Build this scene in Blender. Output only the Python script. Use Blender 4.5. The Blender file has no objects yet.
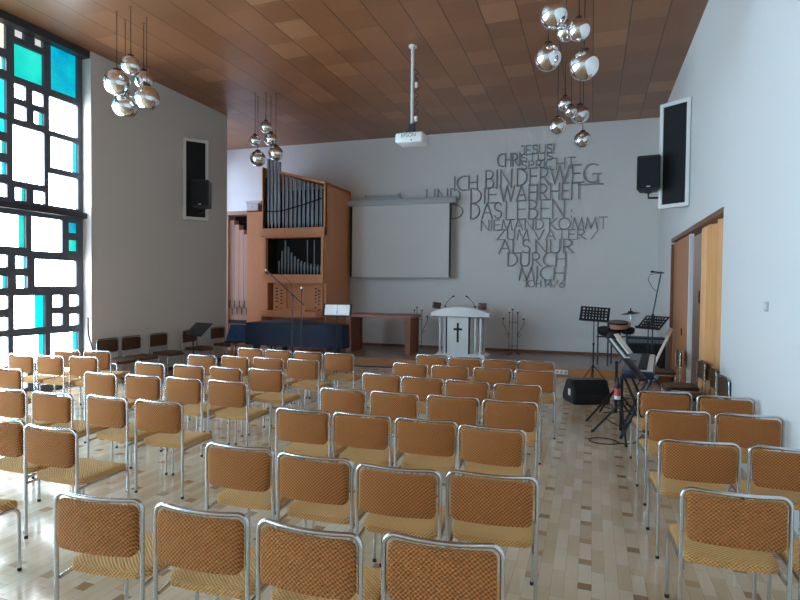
import bpy, bmesh, math, random
from mathutils import Vector, Matrix
random.seed(7)
S = bpy.context.scene
COL = S.collection
PI = math.pi

# ------------------------------------------------------------------ helpers
def lin(c):
    return c / 12.92 if c <= 0.04045 else ((c + 0.055) / 1.055) ** 2.4
def rgb(r, g, b):
    return (lin(r / 255), lin(g / 255), lin(b / 255), 1.0)

class NT:
    def __init__(s, name):
        s.m = bpy.data.materials.new(name); s.m.use_nodes = True
        s.t = s.m.node_tree; s.b = s.t.nodes['Principled BSDF']
    def n(s, typ, **kw):
        nd = s.t.nodes.new(typ)
        for k, v in kw.items(): setattr(nd, k, v)
        return nd
    def l(s, a, b): s.t.links.new(a, b)
    def math(s, op, a, b=None, c=None):
        nd = s.n('ShaderNodeMath', operation=op)
        for i, v in enumerate((a, b, c)):
            if v is None: continue
            if isinstance(v, (int, float)): nd.inputs[i].default_value = v
            else: s.l(v, nd.inputs[i])
        return nd.outputs[0]
    def mix(s, f, a, b, mode='MIX'):
        nd = s.n('ShaderNodeMix', data_type='RGBA', blend_type=mode)
        for sock, v in ((nd.inputs[0], f), (nd.inputs[6], a), (nd.inputs[7], b)):
            if isinstance(v, (int, float, tuple)): sock.default_value = v
            else: s.l(v, sock)
        return nd.outputs[2]
    def coord(s, kind='Object'):
        return s.n('ShaderNodeTexCoord').outputs[kind]
    def sep(s, v):
        nd = s.n('ShaderNodeSeparateXYZ'); s.l(v, nd.inputs[0]); return nd.outputs
    def comb(s, x, y, z=0.0):
        nd = s.n('ShaderNodeCombineXYZ')
        for i, v in enumerate((x, y, z)):
            if isinstance(v, (int, float)): nd.inputs[i].default_value = v
            else: s.l(v, nd.inputs[i])
        return nd.outputs[0]
    def noise(s, vec, scale, detail=3.0, rough=0.55):
        nd = s.n('ShaderNodeTexNoise'); nd.inputs['Scale'].default_value = scale
        nd.inputs['Detail'].default_value = detail; nd.inputs['Roughness'].default_value = rough
        s.l(vec, nd.inputs['Vector']); return nd.outputs['Fac']
    def white(s, vec):
        nd = s.n('ShaderNodeTexWhiteNoise', noise_dimensions='3D'); s.l(vec, nd.inputs['Vector'])
        return nd.outputs['Value']
    def bump(s, h, strength, dist=0.01):
        nd = s.n('ShaderNodeBump'); nd.inputs['Strength'].default_value = strength
        nd.inputs['Distance'].default_value = dist; s.l(h, nd.inputs['Height'])
        s.l(nd.outputs[0], s.b.inputs['Normal'])
    def ramp(s, f, stops):
        nd = s.n('ShaderNodeValToRGB'); e = nd.color_ramp.elements
        while len(e) < len(stops): e.new(0.5)
        for el, (p, c) in zip(e, stops): el.position = p; el.color = c
        s.l(f, nd.inputs[0]); return nd.outputs[0]

def plain(name, col, rough=0.5, metal=0.0, var=0.08, scale=6.0, coat=0.0):
    k = NT(name); b = k.b
    f = k.noise(k.coord(), scale)
    d = tuple(c * (1 - var) for c in col[:3]) + (1,); u = tuple(min(1, c * (1 + var)) for c in col[:3]) + (1,)
    k.l(k.mix(f, d, u), b.inputs['Base Color'])
    b.inputs['Roughness'].default_value = rough; b.inputs['Metallic'].default_value = metal
    b.inputs['Coat Weight'].default_value = coat
    return k.m

def wood(name, col, dark=0.6, rough=0.42, axis='z', scale=5.0):
    k = NT(name); x, y, z = k.sep(k.coord())
    st = {'x': (0.12, 1, 1), 'y': (1, 0.12, 1), 'z': (1, 1, 0.12)}[axis]
    v = k.comb(k.math('MULTIPLY', x, st[0]), k.math('MULTIPLY', y, st[1]), k.math('MULTIPLY', z, st[2]))
    f = k.noise(v, scale * 7, 5.0, 0.6); g = k.noise(v, scale * 1.2, 2.0)
    f = k.math('ADD', k.math('MULTIPLY', f, 0.6), k.math('MULTIPLY', g, 0.4))
    c2 = tuple(c * dark for c in col[:3]) + (1,)
    k.l(k.ramp(f, [(0.3, c2), (0.68, col)]), k.b.inputs['Base Color'])
    k.b.inputs['Roughness'].default_value = rough
    return k.m

# ------------------------------------------------------------------ materials
def mat_wall(name, col):
    k = NT(name); x, y, z = k.sep(k.coord())
    v = k.comb(k.math('MULTIPLY', x, 30.0), k.math('MULTIPLY', y, 30.0), k.math('MULTIPLY', z, 5.0))
    f = k.noise(v, 1.6, 4.0); g = k.noise(k.coord(), 0.7, 2.0)
    d = tuple(c * 0.93 for c in col[:3]) + (1,)
    k.l(k.mix(k.math('ADD', k.math('MULTIPLY', f, .6), k.math('MULTIPLY', g, .4)), d, col), k.b.inputs['Base Color'])
    k.b.inputs['Roughness'].default_value = 0.75
    k.bump(f, 0.25, 0.004)
    return k.m

def mat_floor():
    k = NT('parquet'); x, y, z = k.sep(k.coord())
    P = 0.31
    xs = k.math('ADD', x, 0.05); ys = k.math('ADD', y, 0.05)
    u = k.math('DIVIDE', xs, P); cu = k.math('FLOOR', u)
    v = k.math('ADD', k.math('DIVIDE', ys, P), k.math('MULTIPLY', cu, 0.07)); cv = k.math('FLOOR', v)
    fu = k.math('FRACT', u); fv = k.math('FRACT', v)
    # short square block in the corner of each cell, boards in the rest
    inb = k.math('MULTIPLY', k.math('LESS_THAN', fu, 0.26), k.math('LESS_THAN', fv, 0.24))
    lane = k.math('FLOOR', k.math('MULTIPLY', fu, 4.0))
    row = k.math('FLOOR', k.math('ADD', v, k.math('MULTIPLY', lane, 0.25)))
    rnd = k.white(k.comb(k.math('ADD', k.math('MULTIPLY', cu, 4.0), lane), row, 1.5))
    rb = k.white(k.comb(cu, cv, 7.5))
    board = k.ramp(rnd, [(0.0, rgb(206, 180, 146)), (0.35, rgb(218, 195, 163)), (0.7, rgb(225, 204, 174)), (1.0, rgb(232, 214, 188))])
    block = k.ramp(rb, [(0.0, rgb(150, 112, 74)), (0.6, rgb(182, 146, 106)), (1.0, rgb(214, 190, 156))])
    c = k.mix(inb, board, block)
    gr = k.noise(k.comb(k.math('MULTIPLY', x, 60.0), k.math('MULTIPLY', y, 6.0)), 1.0, 4.0)
    c = k.mix(k.math('MULTIPLY', gr, 0.25), c, rgb(170, 146, 116))
    fl = k.math('FRACT', k.math('MULTIPLY', fu, 4.0))
    gap = k.math('MAXIMUM', k.math('LESS_THAN', fl, 0.035), k.math('LESS_THAN', k.math('FRACT', k.math('ADD', v, k.math('MULTIPLY', lane, 0.25))), 0.012))
    c = k.mix(k.math('MULTIPLY', gap, 0.4), c, rgb(110, 88, 64))
    k.l(c, k.b.inputs['Base Color'])
    rr = k.noise(k.coord(), 2.5, 3.0)
    k.l(k.math('ADD', 0.10, k.math('MULTIPLY', rr, 0.12)), k.b.inputs['Roughness'])
    k.b.inputs['Specular IOR Level'].default_value = 0.55
    h = k.math('ADD', k.math('MULTIPLY', k.noise(k.coord(), 9.0, 2.0), 0.5), k.math('MULTIPLY', rnd, 0.15))
    k.bump(h, 0.05, 0.01)
    return k.m

def mat_ceiling():
    k = NT('ceiling_veneer'); x, y, z = k.sep(k.coord())
    u = k.math('DIVIDE', k.math('ADD', x, 3.16), 0.517); cu = k.math('FLOOR', u); fu = k.math('FRACT', u)
    off = k.math('MULTIPLY', k.white(k.comb(cu, 3.3, 0.5)), 0.9)
    v = k.math('ADD', k.math('DIVIDE', k.math('SUBTRACT', y, 7.37), 0.56), off); cv = k.math('FLOOR', v); fv = k.math('FRACT', v)
    r = k.white(k.comb(cu, cv, 2.5))
    c = k.ramp(r, [(0.0, rgb(138, 89, 57)), (0.5, rgb(150, 98, 64)), (0.88, rgb(160, 106, 70)), (1.0, rgb(178, 124, 86))])
    g = k.noise(k.comb(k.math('MULTIPLY', x, 40.0), k.math('MULTIPLY', y, 5.0)), 1.0, 4.0)
    c = k.mix(k.math('MULTIPLY', g, 0.4), c, rgb(98, 62, 40))
    gap = k.math('LESS_THAN', fu, 0.028)
    gp2 = k.math('MULTIPLY', k.math('LESS_THAN', fv, 0.008), 0.35)
    c = k.mix(k.math('MAXIMUM', k.math('MULTIPLY', gap, 0.9), gp2), c, rgb(36, 24, 18))
    k.l(c, k.b.inputs['Base Color']); k.b.inputs['Roughness'].default_value = 0.34
    k.bump(g, 0.06, 0.004)
    return k.m

def mat_fabric(name, hi, lo, pitch=0.0205):
    k = NT(name); x, y, z = k.sep(k.coord())
    v = k.math('ADD', y, z)
    a = k.math('COSINE', k.math('MULTIPLY', x, 2 * PI / pitch)); b = k.math('COSINE', k.math('MULTIPLY', v, 2 * PI / (pitch * 0.95)))
    f = k.math('ADD', k.math('MULTIPLY', k.math('MULTIPLY', a, b), 0.5), 0.5)
    n = k.noise(k.coord(), 60.0, 2.0)
    oi = k.n('ShaderNodeObjectInfo').outputs['Random']
    c = k.ramp(f, [(0.15, lo), (0.72, hi)])
    c = k.mix(k.math('MULTIPLY', n, 0.35), c, tuple(q * 0.62 for q in hi[:3]) + (1,))
    c = k.mix(k.math('MULTIPLY', oi, 0.18), c, tuple(q * 0.7 for q in hi[:3]) + (1,))
    k.l(c, k.b.inputs['Base Color']); k.b.inputs['Roughness'].default_value = 0.9
    k.b.inputs['Sheen Weight'].default_value = 0.3; k.b.inputs['Sheen Roughness'].default_value = 0.45
    k.b.inputs['Sheen Tint'].default_value = rgb(245, 215, 150)
    k.bump(f, 1.0, 0.008)
    return k.m

def mat_glass(name, c1, c2, power, blow=None):
    k = NT(name)
    f = k.noise(k.coord(), 1.3, 3.0); g = k.noise(k.coord(), 30.0, 2.0)
    f = k.math('ADD', k.math('MULTIPLY', f, 0.85), k.math('MULTIPLY', g, 0.15))
    c = k.ramp(f, [(0.42, c1), (0.58, c2)])
    k.l(c, k.b.inputs['Emission Color']); k.b.inputs['Emission Strength'].default_value = power
    k.l(c, k.b.inputs['Base Color']); k.b.inputs['Roughness'].default_value = 0.15
    return k.m

M = {}
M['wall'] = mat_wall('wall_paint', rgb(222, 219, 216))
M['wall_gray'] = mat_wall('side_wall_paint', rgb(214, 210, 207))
M['floor'] = mat_floor()
M['ceiling'] = mat_ceiling()
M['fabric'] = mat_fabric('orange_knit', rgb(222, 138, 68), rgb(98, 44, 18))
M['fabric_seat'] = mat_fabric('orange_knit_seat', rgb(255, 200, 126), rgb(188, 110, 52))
M['fabric_dark'] = mat_fabric('brown_red_knit', rgb(98, 52, 44), rgb(48, 24, 22))
M['chrome'] = plain('chrome_tube', (0.60, 0.61, 0.63, 1), 0.24, 1.0, 0.03)
M['mirror'] = plain('mirrored_glass', (0.90, 0.90, 0.91, 1), 0.03, 1.0, 0.02)
M['rubber'] = plain('black_rubber', (0.012, 0.012, 0.013, 1), 0.6)
M['black'] = plain('black_plastic', (0.014, 0.015, 0.018, 1), 0.45)
M['blackmetal'] = plain('black_metal', (0.016, 0.017, 0.02, 1), 0.35, 0.3)
M['grille'] = plain('speaker_cloth', (0.009, 0.010, 0.012, 1), 0.9, 0, 0.2, 120)
M['white'] = plain('white_paint', rgb(232, 232, 232), 0.4, 0, 0.03)
M['frame_white'] = plain('frame_white', rgb(214, 213, 210), 0.5, 0, 0.03)
M['paper'] = plain('white_paper', rgb(240, 240, 238), 0.8, 0, 0.03)
M['screen'] = plain('screen_cloth', rgb(214, 212, 209), 0.85, 0, 0.02)
M['case_gray'] = plain('gray_case', rgb(178, 178, 180), 0.5, 0, 0.03)
M['lead'] = plain('concrete_matrix', rgb(84, 88, 100), 0.55, 0, 0.1)
M['beam'] = plain('dark_beam', rgb(60, 58, 62), 0.5, 0, 0.1)
M['letter'] = plain('wall_letter_gray', rgb(150, 149, 150), 0.8, 0, 0.05)
M['oak'] = wood('organ_oak', rgb(222, 152, 102), 0.84, 0.45, 'z')
M['oak_light'] = wood('bass_pipe_pine', rgb(206, 164, 140), 0.84, 0.5, 'z')
M['organ_dark'] = plain('organ_interior', rgb(30, 23, 20), 0.8)
M['tin'] = plain('pipe_tin', (0.34, 0.355, 0.37, 1), 0.34, 1.0, 0.12, 14)
M['tin_dark'] = plain('pipe_zinc', (0.22, 0.25, 0.26, 1), 0.42, 1.0, 0.2, 14)
M['mahogany'] = wood('mahogany', rgb(158, 90, 62), 0.7, 0.35, 'x')
M['brown'] = wood('brown_block', rgb(92, 52, 38), 0.6, 0.4, 'z')
M['stage_wood'] = wood('stage_front_wood', rgb(196, 132, 78), 0.8, 0.4, 'x')
M['door_brown'] = wood('door_veneer', rgb(196, 126, 80), 0.84, 0.42, 'z', 3)
M['door_light'] = wood('folding_veneer', rgb(232, 168, 106), 0.8, 0.42, 'z', 3)
M['door_shaded'] = wood('folding_veneer_shaded', rgb(202, 134, 78), 0.82, 0.42, 'z', 3)  # same folding veneer, with the shade of turned panels painted into its colour
M['header'] = wood('header_wood', rgb(134, 90, 64), 0.7, 0.5, 'y')
M['cover'] = plain('navy_cover', rgb(9, 21, 44), 0.8, 0, 0.25, 3)
M['navy'] = plain('navy_plastic', rgb(15, 32, 56), 0.35, 0, 0.1)
M['folder'] = plain('folder_blue', rgb(30, 58, 100), 0.35, 0, 0.1)
M['gray'] = plain('gray_panel', rgb(104, 112, 122), 0.45, 0, 0.08)
M['iron'] = plain('wrought_iron', rgb(62, 60, 62), 0.45, 0.6)
M['tan'] = wood('tan_drum_wood', rgb(196, 136, 102), 0.8, 0.45, 'x')
M['cymbal'] = plain('dark_cymbal', (0.03, 0.03, 0.032, 1), 0.3, 0.8)
M['red'] = plain('red_label', rgb(214, 92, 100), 0.5)
M['blade'] = plain('silver', (0.6, 0.6, 0.62, 1), 0.3, 1.0)
M['sunburst'] = wood('guitar_maple', rgb(214, 184, 150), 0.85, 0.3, 'z')
M['wax'] = plain('candle_wax', rgb(240, 238, 228), 0.5)
M['stage_top'] = None
def mat_stage():
    k = NT('stage_tiles'); x, y, z = k.sep(k.coord())
    u = k.math('DIVIDE', x, 1.0); fu = k.math('FRACT', u); v = k.math('DIVIDE', k.math('SUBTRACT', y, 11.5), 1.2); fv = k.math('FRACT', v)
    r = k.white(k.comb(k.math('FLOOR', u), k.math('FLOOR', v), 0.5))
    c = k.ramp(r, [(0.0, rgb(140, 118, 104)), (1.0, rgb(168, 148, 134))])
    g = k.math('MAXIMUM', k.math('LESS_THAN', fu, 0.02), k.math('LESS_THAN', fv, 0.012))
    k.l(k.mix(k.math('MULTIPLY', g, 0.7), c, rgb(60, 48, 42)), k.b.inputs['Base Color'])
    k.b.inputs['Roughness'].default_value = 0.3
    return k.m
M['stage_top'] = mat_stage()
WP = 15.0
M['glass_white'] = mat_glass('pane_white', (0.84, 0.92, 1.0, 1), (0.74, 0.90, 1.0, 1), WP)
M['glass_cyan'] = mat_glass('pane_cyan', (0.0, 0.58, 0.70, 1), (0.02, 0.72, 0.82, 1), WP * 0.09)
M['glass_teal'] = mat_glass('pane_teal', (0.0, 0.62, 0.56, 1), (0.02, 0.78, 0.66, 1), WP * 0.055)
M['glass_blue'] = mat_glass('pane_blue', (0.0, 0.30, 0.50, 1), (0.0, 0.50, 0.62, 1), WP * 0.06)
M['glass_gray'] = mat_glass('pane_gray', (0.55, 0.56, 0.54, 1), (0.68, 0.68, 0.66, 1), WP * 0.06)
M['glass_yellow'] = mat_glass('pane_yellow', (0.85, 0.78, 0.58, 1), (0.95, 0.88, 0.70, 1), WP * 0.07)
M['glass_azure'] = mat_glass('pane_azure', (0.04, 0.48, 1.0, 1), (0.06, 0.66, 1.0, 1), WP * 1.05)
M['glass_sky'] = mat_glass('pane_sky', (0.50, 0.68, 1.0, 1), (0.62, 0.76, 1.0, 1), 4.2)

# ------------------------------------------------------------------ mesh helpers
def BM(): return bmesh.new()
def add_mesh(bm, verts, faces, mi=0):
    vs = [bm.verts.new(v) for v in verts]
    for f in faces:
        try: bm.faces.new([vs[i] for i in f]).material_index = mi
        except ValueError: pass
    return vs
def box(bm, x0, x1, y0, y1, z0, z1, mi=0, mat=None):
    v = [(x, y, z) for x in (x0, x1) for y in (y0, y1) for z in (z0, z1)]
    if mat: v = [mat @ Vector(p) for p in v]
    return add_mesh(bm, v, [(0, 1, 3, 2), (4, 6, 7, 5), (0, 4, 5, 1), (2, 3, 7, 6), (0, 2, 6, 4), (1, 5, 7, 3)], mi)
def rbox(bm, x0, x1, y0, y1, z0, z1, r=0.01, seg=2, mi=0, mat=None):
    t = bmesh.new(); box(t, x0, x1, y0, y1, z0, z1)
    bmesh.ops.bevel(t, geom=list(t.edges), offset=r, segments=seg, affect='EDGES', profile=0.5)
    join(bm, t, mi, mat)
def join(bm, t, mi=0, mat=None):
    t.verts.ensure_lookup_table(); t.verts.index_update()
    v = [(mat @ q.co if mat else q.co.copy()) for q in t.verts]
    f = [[q.index for q in p.verts] for p in t.faces]
    t.free(); add_mesh(bm, v, f, mi)
def prism(bm, poly, z0, z1, mi=0, mat=None):
    n = len(poly); v = [(p[0], p[1], z0) for p in poly] + [(p[0], p[1], z1) for p in poly]
    if mat: v = [mat @ Vector(q) for q in v]
    f = [tuple(range(n - 1, -1, -1)), tuple(range(n, 2 * n))] + [(i, (i + 1) % n, n + (i + 1) % n, n + i) for i in range(n)]
    return add_mesh(bm, v, f, mi)
def tube(bm, pts, r, n=8, mi=0, closed=False):
    pts = [Vector(p) for p in pts]; rs = r if isinstance(r, (list, tuple)) else [r] * len(pts)
    k = len(pts); up = None; rings = []
    for i, p in enumerate(pts):
        if closed: d = pts[(i + 1) % k] - pts[i - 1]
        else: d = pts[min(i + 1, k - 1)] - pts[max(i - 1, 0)]
        d.normalize()
        if up is None:
            up = d.orthogonal().normalized()
        up = (up - d * up.dot(d)).normalized(); s = d.cross(up)
        rings.append([bm.verts.new(p + (up * math.cos(2 * PI * j / n) + s * math.sin(2 * PI * j / n)) * rs[i]) for j in range(n)])
    m = k if closed else k - 1
    for i in range(m):
        a, b = rings[i], rings[(i + 1) % k]
        for j in range(n):
            bm.faces.new((a[j], a[(j + 1) % n], b[(j + 1) % n], b[j])).material_index = mi
    if not closed:
        bm.faces.new(list(reversed(rings[0]))).material_index = mi; bm.faces.new(rings[-1]).material_index = mi
def lathe(bm, prof, n=20, mi=0, mat=None, c=(0, 0, 0)):
    rings = []
    for r, z in prof:
        if r < 1e-6: rings.append([(c[0], c[1], c[2] + z)])
        else: rings.append([(c[0] + r * math.cos(2 * PI * j / n), c[1] + r * math.sin(2 * PI * j / n), c[2] + z) for j in range(n)])
    V = [[bm.verts.new(mat @ Vector(q) if mat else q) for q in g] for g in rings]
    for a, b in zip(V, V[1:]):
        for j in range(n):
            k = (j + 1) % n
            if len(a) == 1 and len(b) == 1: continue
            if len(a) == 1: f = (a[0], b[k], b[j])
            elif len(b) == 1: f = (a[j], a[k], b[0])
            else: f = (a[j], a[k], b[k], b[j])
            bm.faces.new(f).material_index = mi
    for g, rev in ((V[0], True), (V[-1], False)):
        if len(g) > 1: bm.faces.new(list(reversed(g)) if rev else g).material_index = mi
def cyl(bm, x, y, z0, z1, r, n=14, mi=0): lathe(bm, [(r, z0), (r, z1)], n, mi, None, (x, y, 0))
def rod(bm, a, b, r, n=8, mi=0): tube(bm, [a, b], r, n, mi)
def sphere(bm, c, r, n=24, m=14, mi=0, sz=1.0):
    lathe(bm, [(r * math.sin(PI * i / m) if 0 < i < m else 0, -r * sz * math.cos(PI * i / m)) for i in range(m + 1)], n, mi, None, c)
def arc(c, r, a0, a1, n, plane):
    o = []
    for i in range(n + 1):
        t = math.radians(a0 + (a1 - a0) * i / n); u, v = r * math.cos(t), r * math.sin(t)
        o.append((c[0] + (u if plane[0] == 'x' else 0), c[1] + (u if plane[0] == 'y' else v if plane[1] == 'y' else 0), c[2] + (v if plane[1] == 'z' else 0)))
    return o
def obj(name, bm, mats, parent=None, loc=None, rot=None, smooth=35, label=None, kind=None):
    bmesh.ops.recalc_face_normals(bm, faces=list(bm.faces))
    me = bpy.data.meshes.new(name); bm.to_mesh(me); bm.free()
    for m in (mats if isinstance(mats, (list, tuple)) else [mats]): me.materials.append(m)
    if smooth:
        me.polygons.foreach_set('use_smooth', [True] * len(me.polygons))
        me.set_sharp_from_angle(angle=math.radians(smooth))
    o = bpy.data.objects.new(name, me); COL.objects.link(o)
    if parent: o.parent = parent
    if loc: o.location = loc
    if rot: o.rotation_euler = rot
    if label: o['label'] = label
    if kind: o['kind'] = kind
    return o
def tag(o, label, cat, group=None):
    o['label'] = label; o['category'] = cat
    if group: o['group'] = group
    return o
def thing(name, label, cat, loc=(0, 0, 0), rz=0.0, group=None):
    o = bpy.data.objects.new(name, None); COL.objects.link(o); o.empty_display_size = 0.1
    o.location = loc; o.rotation_euler = (0, 0, rz)
    return tag(o, label, cat, group)
def struct(name, bm, mats, parent=None, smooth=0):
    return obj(name, bm, mats, parent, smooth=smooth, kind='structure')
def dup(root, loc, rz, label, group=None):
    r = root.copy(); COL.objects.link(r); r.location = loc; r.rotation_euler = (0, 0, rz)
    r['label'] = label
    if group: r['group'] = group
    for ch in list(root.children):
        c = ch.copy(); COL.objects.link(c); c.parent = r
        for g in list(ch.children):
            d = g.copy(); COL.objects.link(d); d.parent = c
    return r
def RX(a): return Matrix.Rotation(a, 4, 'X')
def RY(a): return Matrix.Rotation(a, 4, 'Y')
def RZ(a): return Matrix.Rotation(a, 4, 'Z')
def T(x, y, z): return Matrix.Translation((x, y, z))

# ------------------------------------------------------------------ room dimensions (metres)
XR, XL, ZC, ZP = 1.46, -8.26, 5.82, 0.168
XN = -10.5                                   # far side of the organ niche
def yb(x): return 13.97 + 0.04 * x           # back wall
def yp(x): return 11.40 + 0.015 * x          # front of the platform
YREAR = -5.0

bm = BM(); box(bm, XN - .3, XR + 2.2, YREAR - .2, 14.6, -0.1, 0.0); struct('floor', bm, M['floor'])
bm = BM(); box(bm, XN - .3, XR + 2.2, YREAR - .2, 14.6, ZC, ZC + 0.12); struct('ceiling', bm, M['ceiling'])
bm = BM(); prism(bm, [(XN - .3, yb(XN - .3)), (XR + .3, yb(XR + .3)), (XR + .3, yb(XR) + .25), (XN - .3, yb(XN) + .25)], 0, ZC); struct('wall_back', bm, M['wall'])
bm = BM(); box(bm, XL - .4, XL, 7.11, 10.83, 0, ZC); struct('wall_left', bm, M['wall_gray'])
bm = BM(); box(bm, XN, XL - .4, 10.63, 10.83, 0, ZC); struct('wall_niche_front', bm, M['wall'])
bm = BM()
box(bm, XN - .3, XN, 10.63, 14.0, 0, 0.8); box(bm, XN - .3, XN, 10.63, 14.0, 5.4, ZC)
box(bm, XN - .3, XN, 10.63, 11.1, 0.8, 5.4); box(bm, XN - .3, XN, 13.3, 14.0, 0.8, 5.4); struct('wall_niche_left', bm, M['wall'])
bm = BM(); box(bm, XL - .4, XR + .2, YREAR - .2, YREAR, 0, ZC); struct('wall_rear', bm, M['wall'])
# right wall with the folding-door opening
OY0, OY1, OZ = 7.35, 11.75, 2.78
bm = BM(); box(bm, XR, XR + .2, YREAR, OY0, 0, ZC); box(bm, XR, XR + .2, OY1, yb(XR) + .02, 0, ZC); box(bm, XR, XR + .2, OY0, OY1, OZ, ZC); struct('wall_right', bm, M['wall'])
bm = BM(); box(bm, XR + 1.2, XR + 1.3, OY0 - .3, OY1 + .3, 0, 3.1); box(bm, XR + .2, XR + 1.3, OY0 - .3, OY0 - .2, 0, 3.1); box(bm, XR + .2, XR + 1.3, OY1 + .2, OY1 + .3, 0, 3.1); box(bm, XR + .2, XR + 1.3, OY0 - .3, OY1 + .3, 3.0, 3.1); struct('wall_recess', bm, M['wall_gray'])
bm = BM(); box(bm, XR - .012, XR + .19, OY0, OY1, OZ - .07, OZ); box(bm, XR - .012, XR + .19, OY1 - .05, OY1, 0, OZ - .11); struct('trim_1', bm, M['header'])
# platform
bm = BM(); prism(bm, [(XN, yp(XN)), (XR, yp(XR)), (XR, yb(XR)), (XN, yb(XN))], 0.0, ZP); struct('floor_platform', bm, M['stage_top'])
bm = BM(); prism(bm, [(-9.4, yp(-9.4) - .025), (XR, yp(XR) - .025), (XR, yp(XR)), (-9.4, yp(-9.4))], 0.03, ZP + .004); struct('trim_2', bm, M['stage_wood'])
bm = BM(); prism(bm, [(XN, yb(XN) - .02), (XR, yb(XR) - .02), (XR, yb(XR)), (XN, yb(XN))], ZP, ZP + .07); struct('baseboard_back', bm, M['header'])
bm = BM(); box(bm, XL, XL + .015, 7.11, 10.83, 0, 0.07); struct('baseboard_left', bm, M['header'])

# ------------------------------------------------------------------ stained glass window wall
XW = -8.48
PA = [(5.94, 6.09, 5.6, 5.74, 'g'), (6.26, 6.4, 5.6, 5.74, 'g'), (5.93, 6.41, 4.99, 5.5, 't'), (6.53, 7.02, 4.99, 5.74, 'b'), (5.93, 6.11, 4.66, 4.88, 'w'), (6.22, 6.4, 4.65, 4.86, 'w'), (5.93, 6.12, 4.34, 4.56, 'w'), (6.24, 6.41, 4.35, 4.55, 'c'), (6.5, 7.02, 4.31, 4.87, 'w'), (5.9, 6.41, 3.38, 4.24, 'w'), (6.52, 7.03, 3.71, 4.22, 'c'), (6.48, 7.02, 3.08, 3.61, 'w'), (5.93, 6.11, 3.08, 3.28, 'c'), (6.23, 6.42, 3.08, 3.28, 'w'), (6.19, 6.72, 2.31, 2.86, 'w'), (6.84, 7.02, 2.66, 2.84, 'b'), (6.84, 7.02, 2.35, 2.54, 't'), (5.93, 6.11, 2.02, 2.21, 'c'), (5.94, 6.12, 1.71, 1.9, 'c'), (6.24, 6.98, 1.74, 2.18, 'w'), (5.9, 6.41, 1.07, 1.59, 'c'), (6.54, 6.72, 1.39, 1.59, 'w'), (6.85, 7.03, 1.4, 1.59, 'w'), (6.54, 6.72, 1.08, 1.28, 'w'), (6.85, 7.03, 1.07, 1.26, 'w'), (5.89, 6.41, 0.5, 0.95, 'c'), (6.5, 7.02, 0.45, 0.95, 'c'), (5.9, 6.11, 0.12, 0.38, 'w'), (6.24, 6.9, 0.12, 0.36, 'w')]
PB = [(5.34, 5.74, 'y'), (5.02, 5.2, 'c'), (4.37, 4.88, 'c'), (4.08, 4.28, 'c'), (3.76, 3.94, 'c'), (3.44, 3.62, 'c'), (3.1, 3.3, 'w'), (2.03, 2.22, 'w'), (1.71, 1.89, 'c'), (1.39, 1.59, 'w'), (1.06, 1.26, 'w'), (0.5, 0.96, 'w'), (.12, .38, 'w')]
GI = {'w': 0, 'c': 1, 't': 2, 'b': 3, 'g': 4, 'y': 5, 's': 6}
panes = list(PA) + [(5.48, 5.81, a, b, k) for a, b, k in PB] + [(5.48, 6.10, 2.35, 2.85, 'c')]
y0w = 5.42
rr = random.Random(3)
while y0w > YREAR + 1.4:
    sh = 7.06 - y0w; flip = rr.random() < .5
    for a, b, c, d, k in PA:
        if k == 'w' and rr.random() < (.85 if y0w > 5 else .7): k = 's'
        if flip: a, b = 12.93 - b, 12.93 - a
        panes.append((a - sh, b - sh, c, d, k))
    for a, b, k in PB:
        panes.append((5.48 - sh, 5.81 - sh, a, b, k))
    panes.append((5.48 - sh + .0, 5.81 - sh, 2.35, 2.85, 'w'))
    y0w -= 1.64
ywin0 = y0w + .02
def matrix_mesh(bm, panes, ya, yb_, za, zb, x0, x1):
    ys = sorted(set([ya, yb_] + [round(p[i], 3) for p in panes for i in (0, 1)]))
    zs = sorted(set([za, zb] + [round(p[i], 3) for p in panes for i in (2, 3)]))
    for i in range(len(ys) - 1):
        ym = (ys[i] + ys[i + 1]) / 2; col = [p for p in panes if p[0] < ym < p[1]]
        st = None
        for j in range(len(zs)):
            solid = j < len(zs) - 1 and not any(p[2] < (zs[j] + zs[j + 1]) / 2 < p[3] for p in col)
            if solid and st is None: st = zs[j]
            if not solid and st is not None:
                box(bm, x0, x1, ys[i], ys[i + 1], st, zs[j]); st = None
bm = BM(); matrix_mesh(bm, panes, ywin0, 7.11, 0.0, ZC, XW - .06, XW + .02)
win = struct('window_1', bm, M['lead'])
bm = BM()
def strip(a, b, c, d, f, k2):
    """clear glass with a coloured length of glass at its far edge"""
    e = a + (b - a) * f
    box(bm, XW - .05, XW - .035, a, e, c, d, GI['w']); box(bm, XW - .05, XW - .035, e, b, c, d, GI[k2])
for i, (a, b, c, d, k) in enumerate(panes):
    if k == 'c': strip(a, b, c, d, (.72, .84, .86, .66)[i % 4], 'c' if i % 3 else 't')
    else: box(bm, XW - .05, XW - .035, a, b, c, d, GI[k])
struct('glass_panes', bm, [M['glass_white'], M['glass_cyan'], M['glass_teal'], M['glass_blue'], M['glass_gray'], M['glass_yellow'], M['glass_azure']], win)
bm = BM(); box(bm, XW + .02, XW + .13, ywin0, 7.15, 2.93, 3.02); struct('window_transom', bm, M['beam'], win)
bm = BM(); box(bm, XW + .02, XL - .02, ywin0, 7.11, 5.70, ZC); struct('window_beam', bm, M['beam'], win)
bm = BM(); box(bm, XL - .4, XL, YREAR, ywin0, 0, ZC); struct('wall_left_rear', bm, M['wall'])
# window of the organ niche
bm = BM()
for z in (0.8, 2.3, 3.8, 5.34): box(bm, XN - .12, XN - .04, 11.1, 13.3, z, z + .06)
for y in (11.1, 12.17, 13.24): box(bm, XN - .12, XN - .04, y, y + .06, 0.8, 5.4)
w2 = struct('window_2', bm, M['frame_white'])
bm = BM(); box(bm, XN - .10, XN - .08, 11.12, 13.28, 0.82, 5.38); struct('window_pane', bm, M['glass_sky'], w2)

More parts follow.
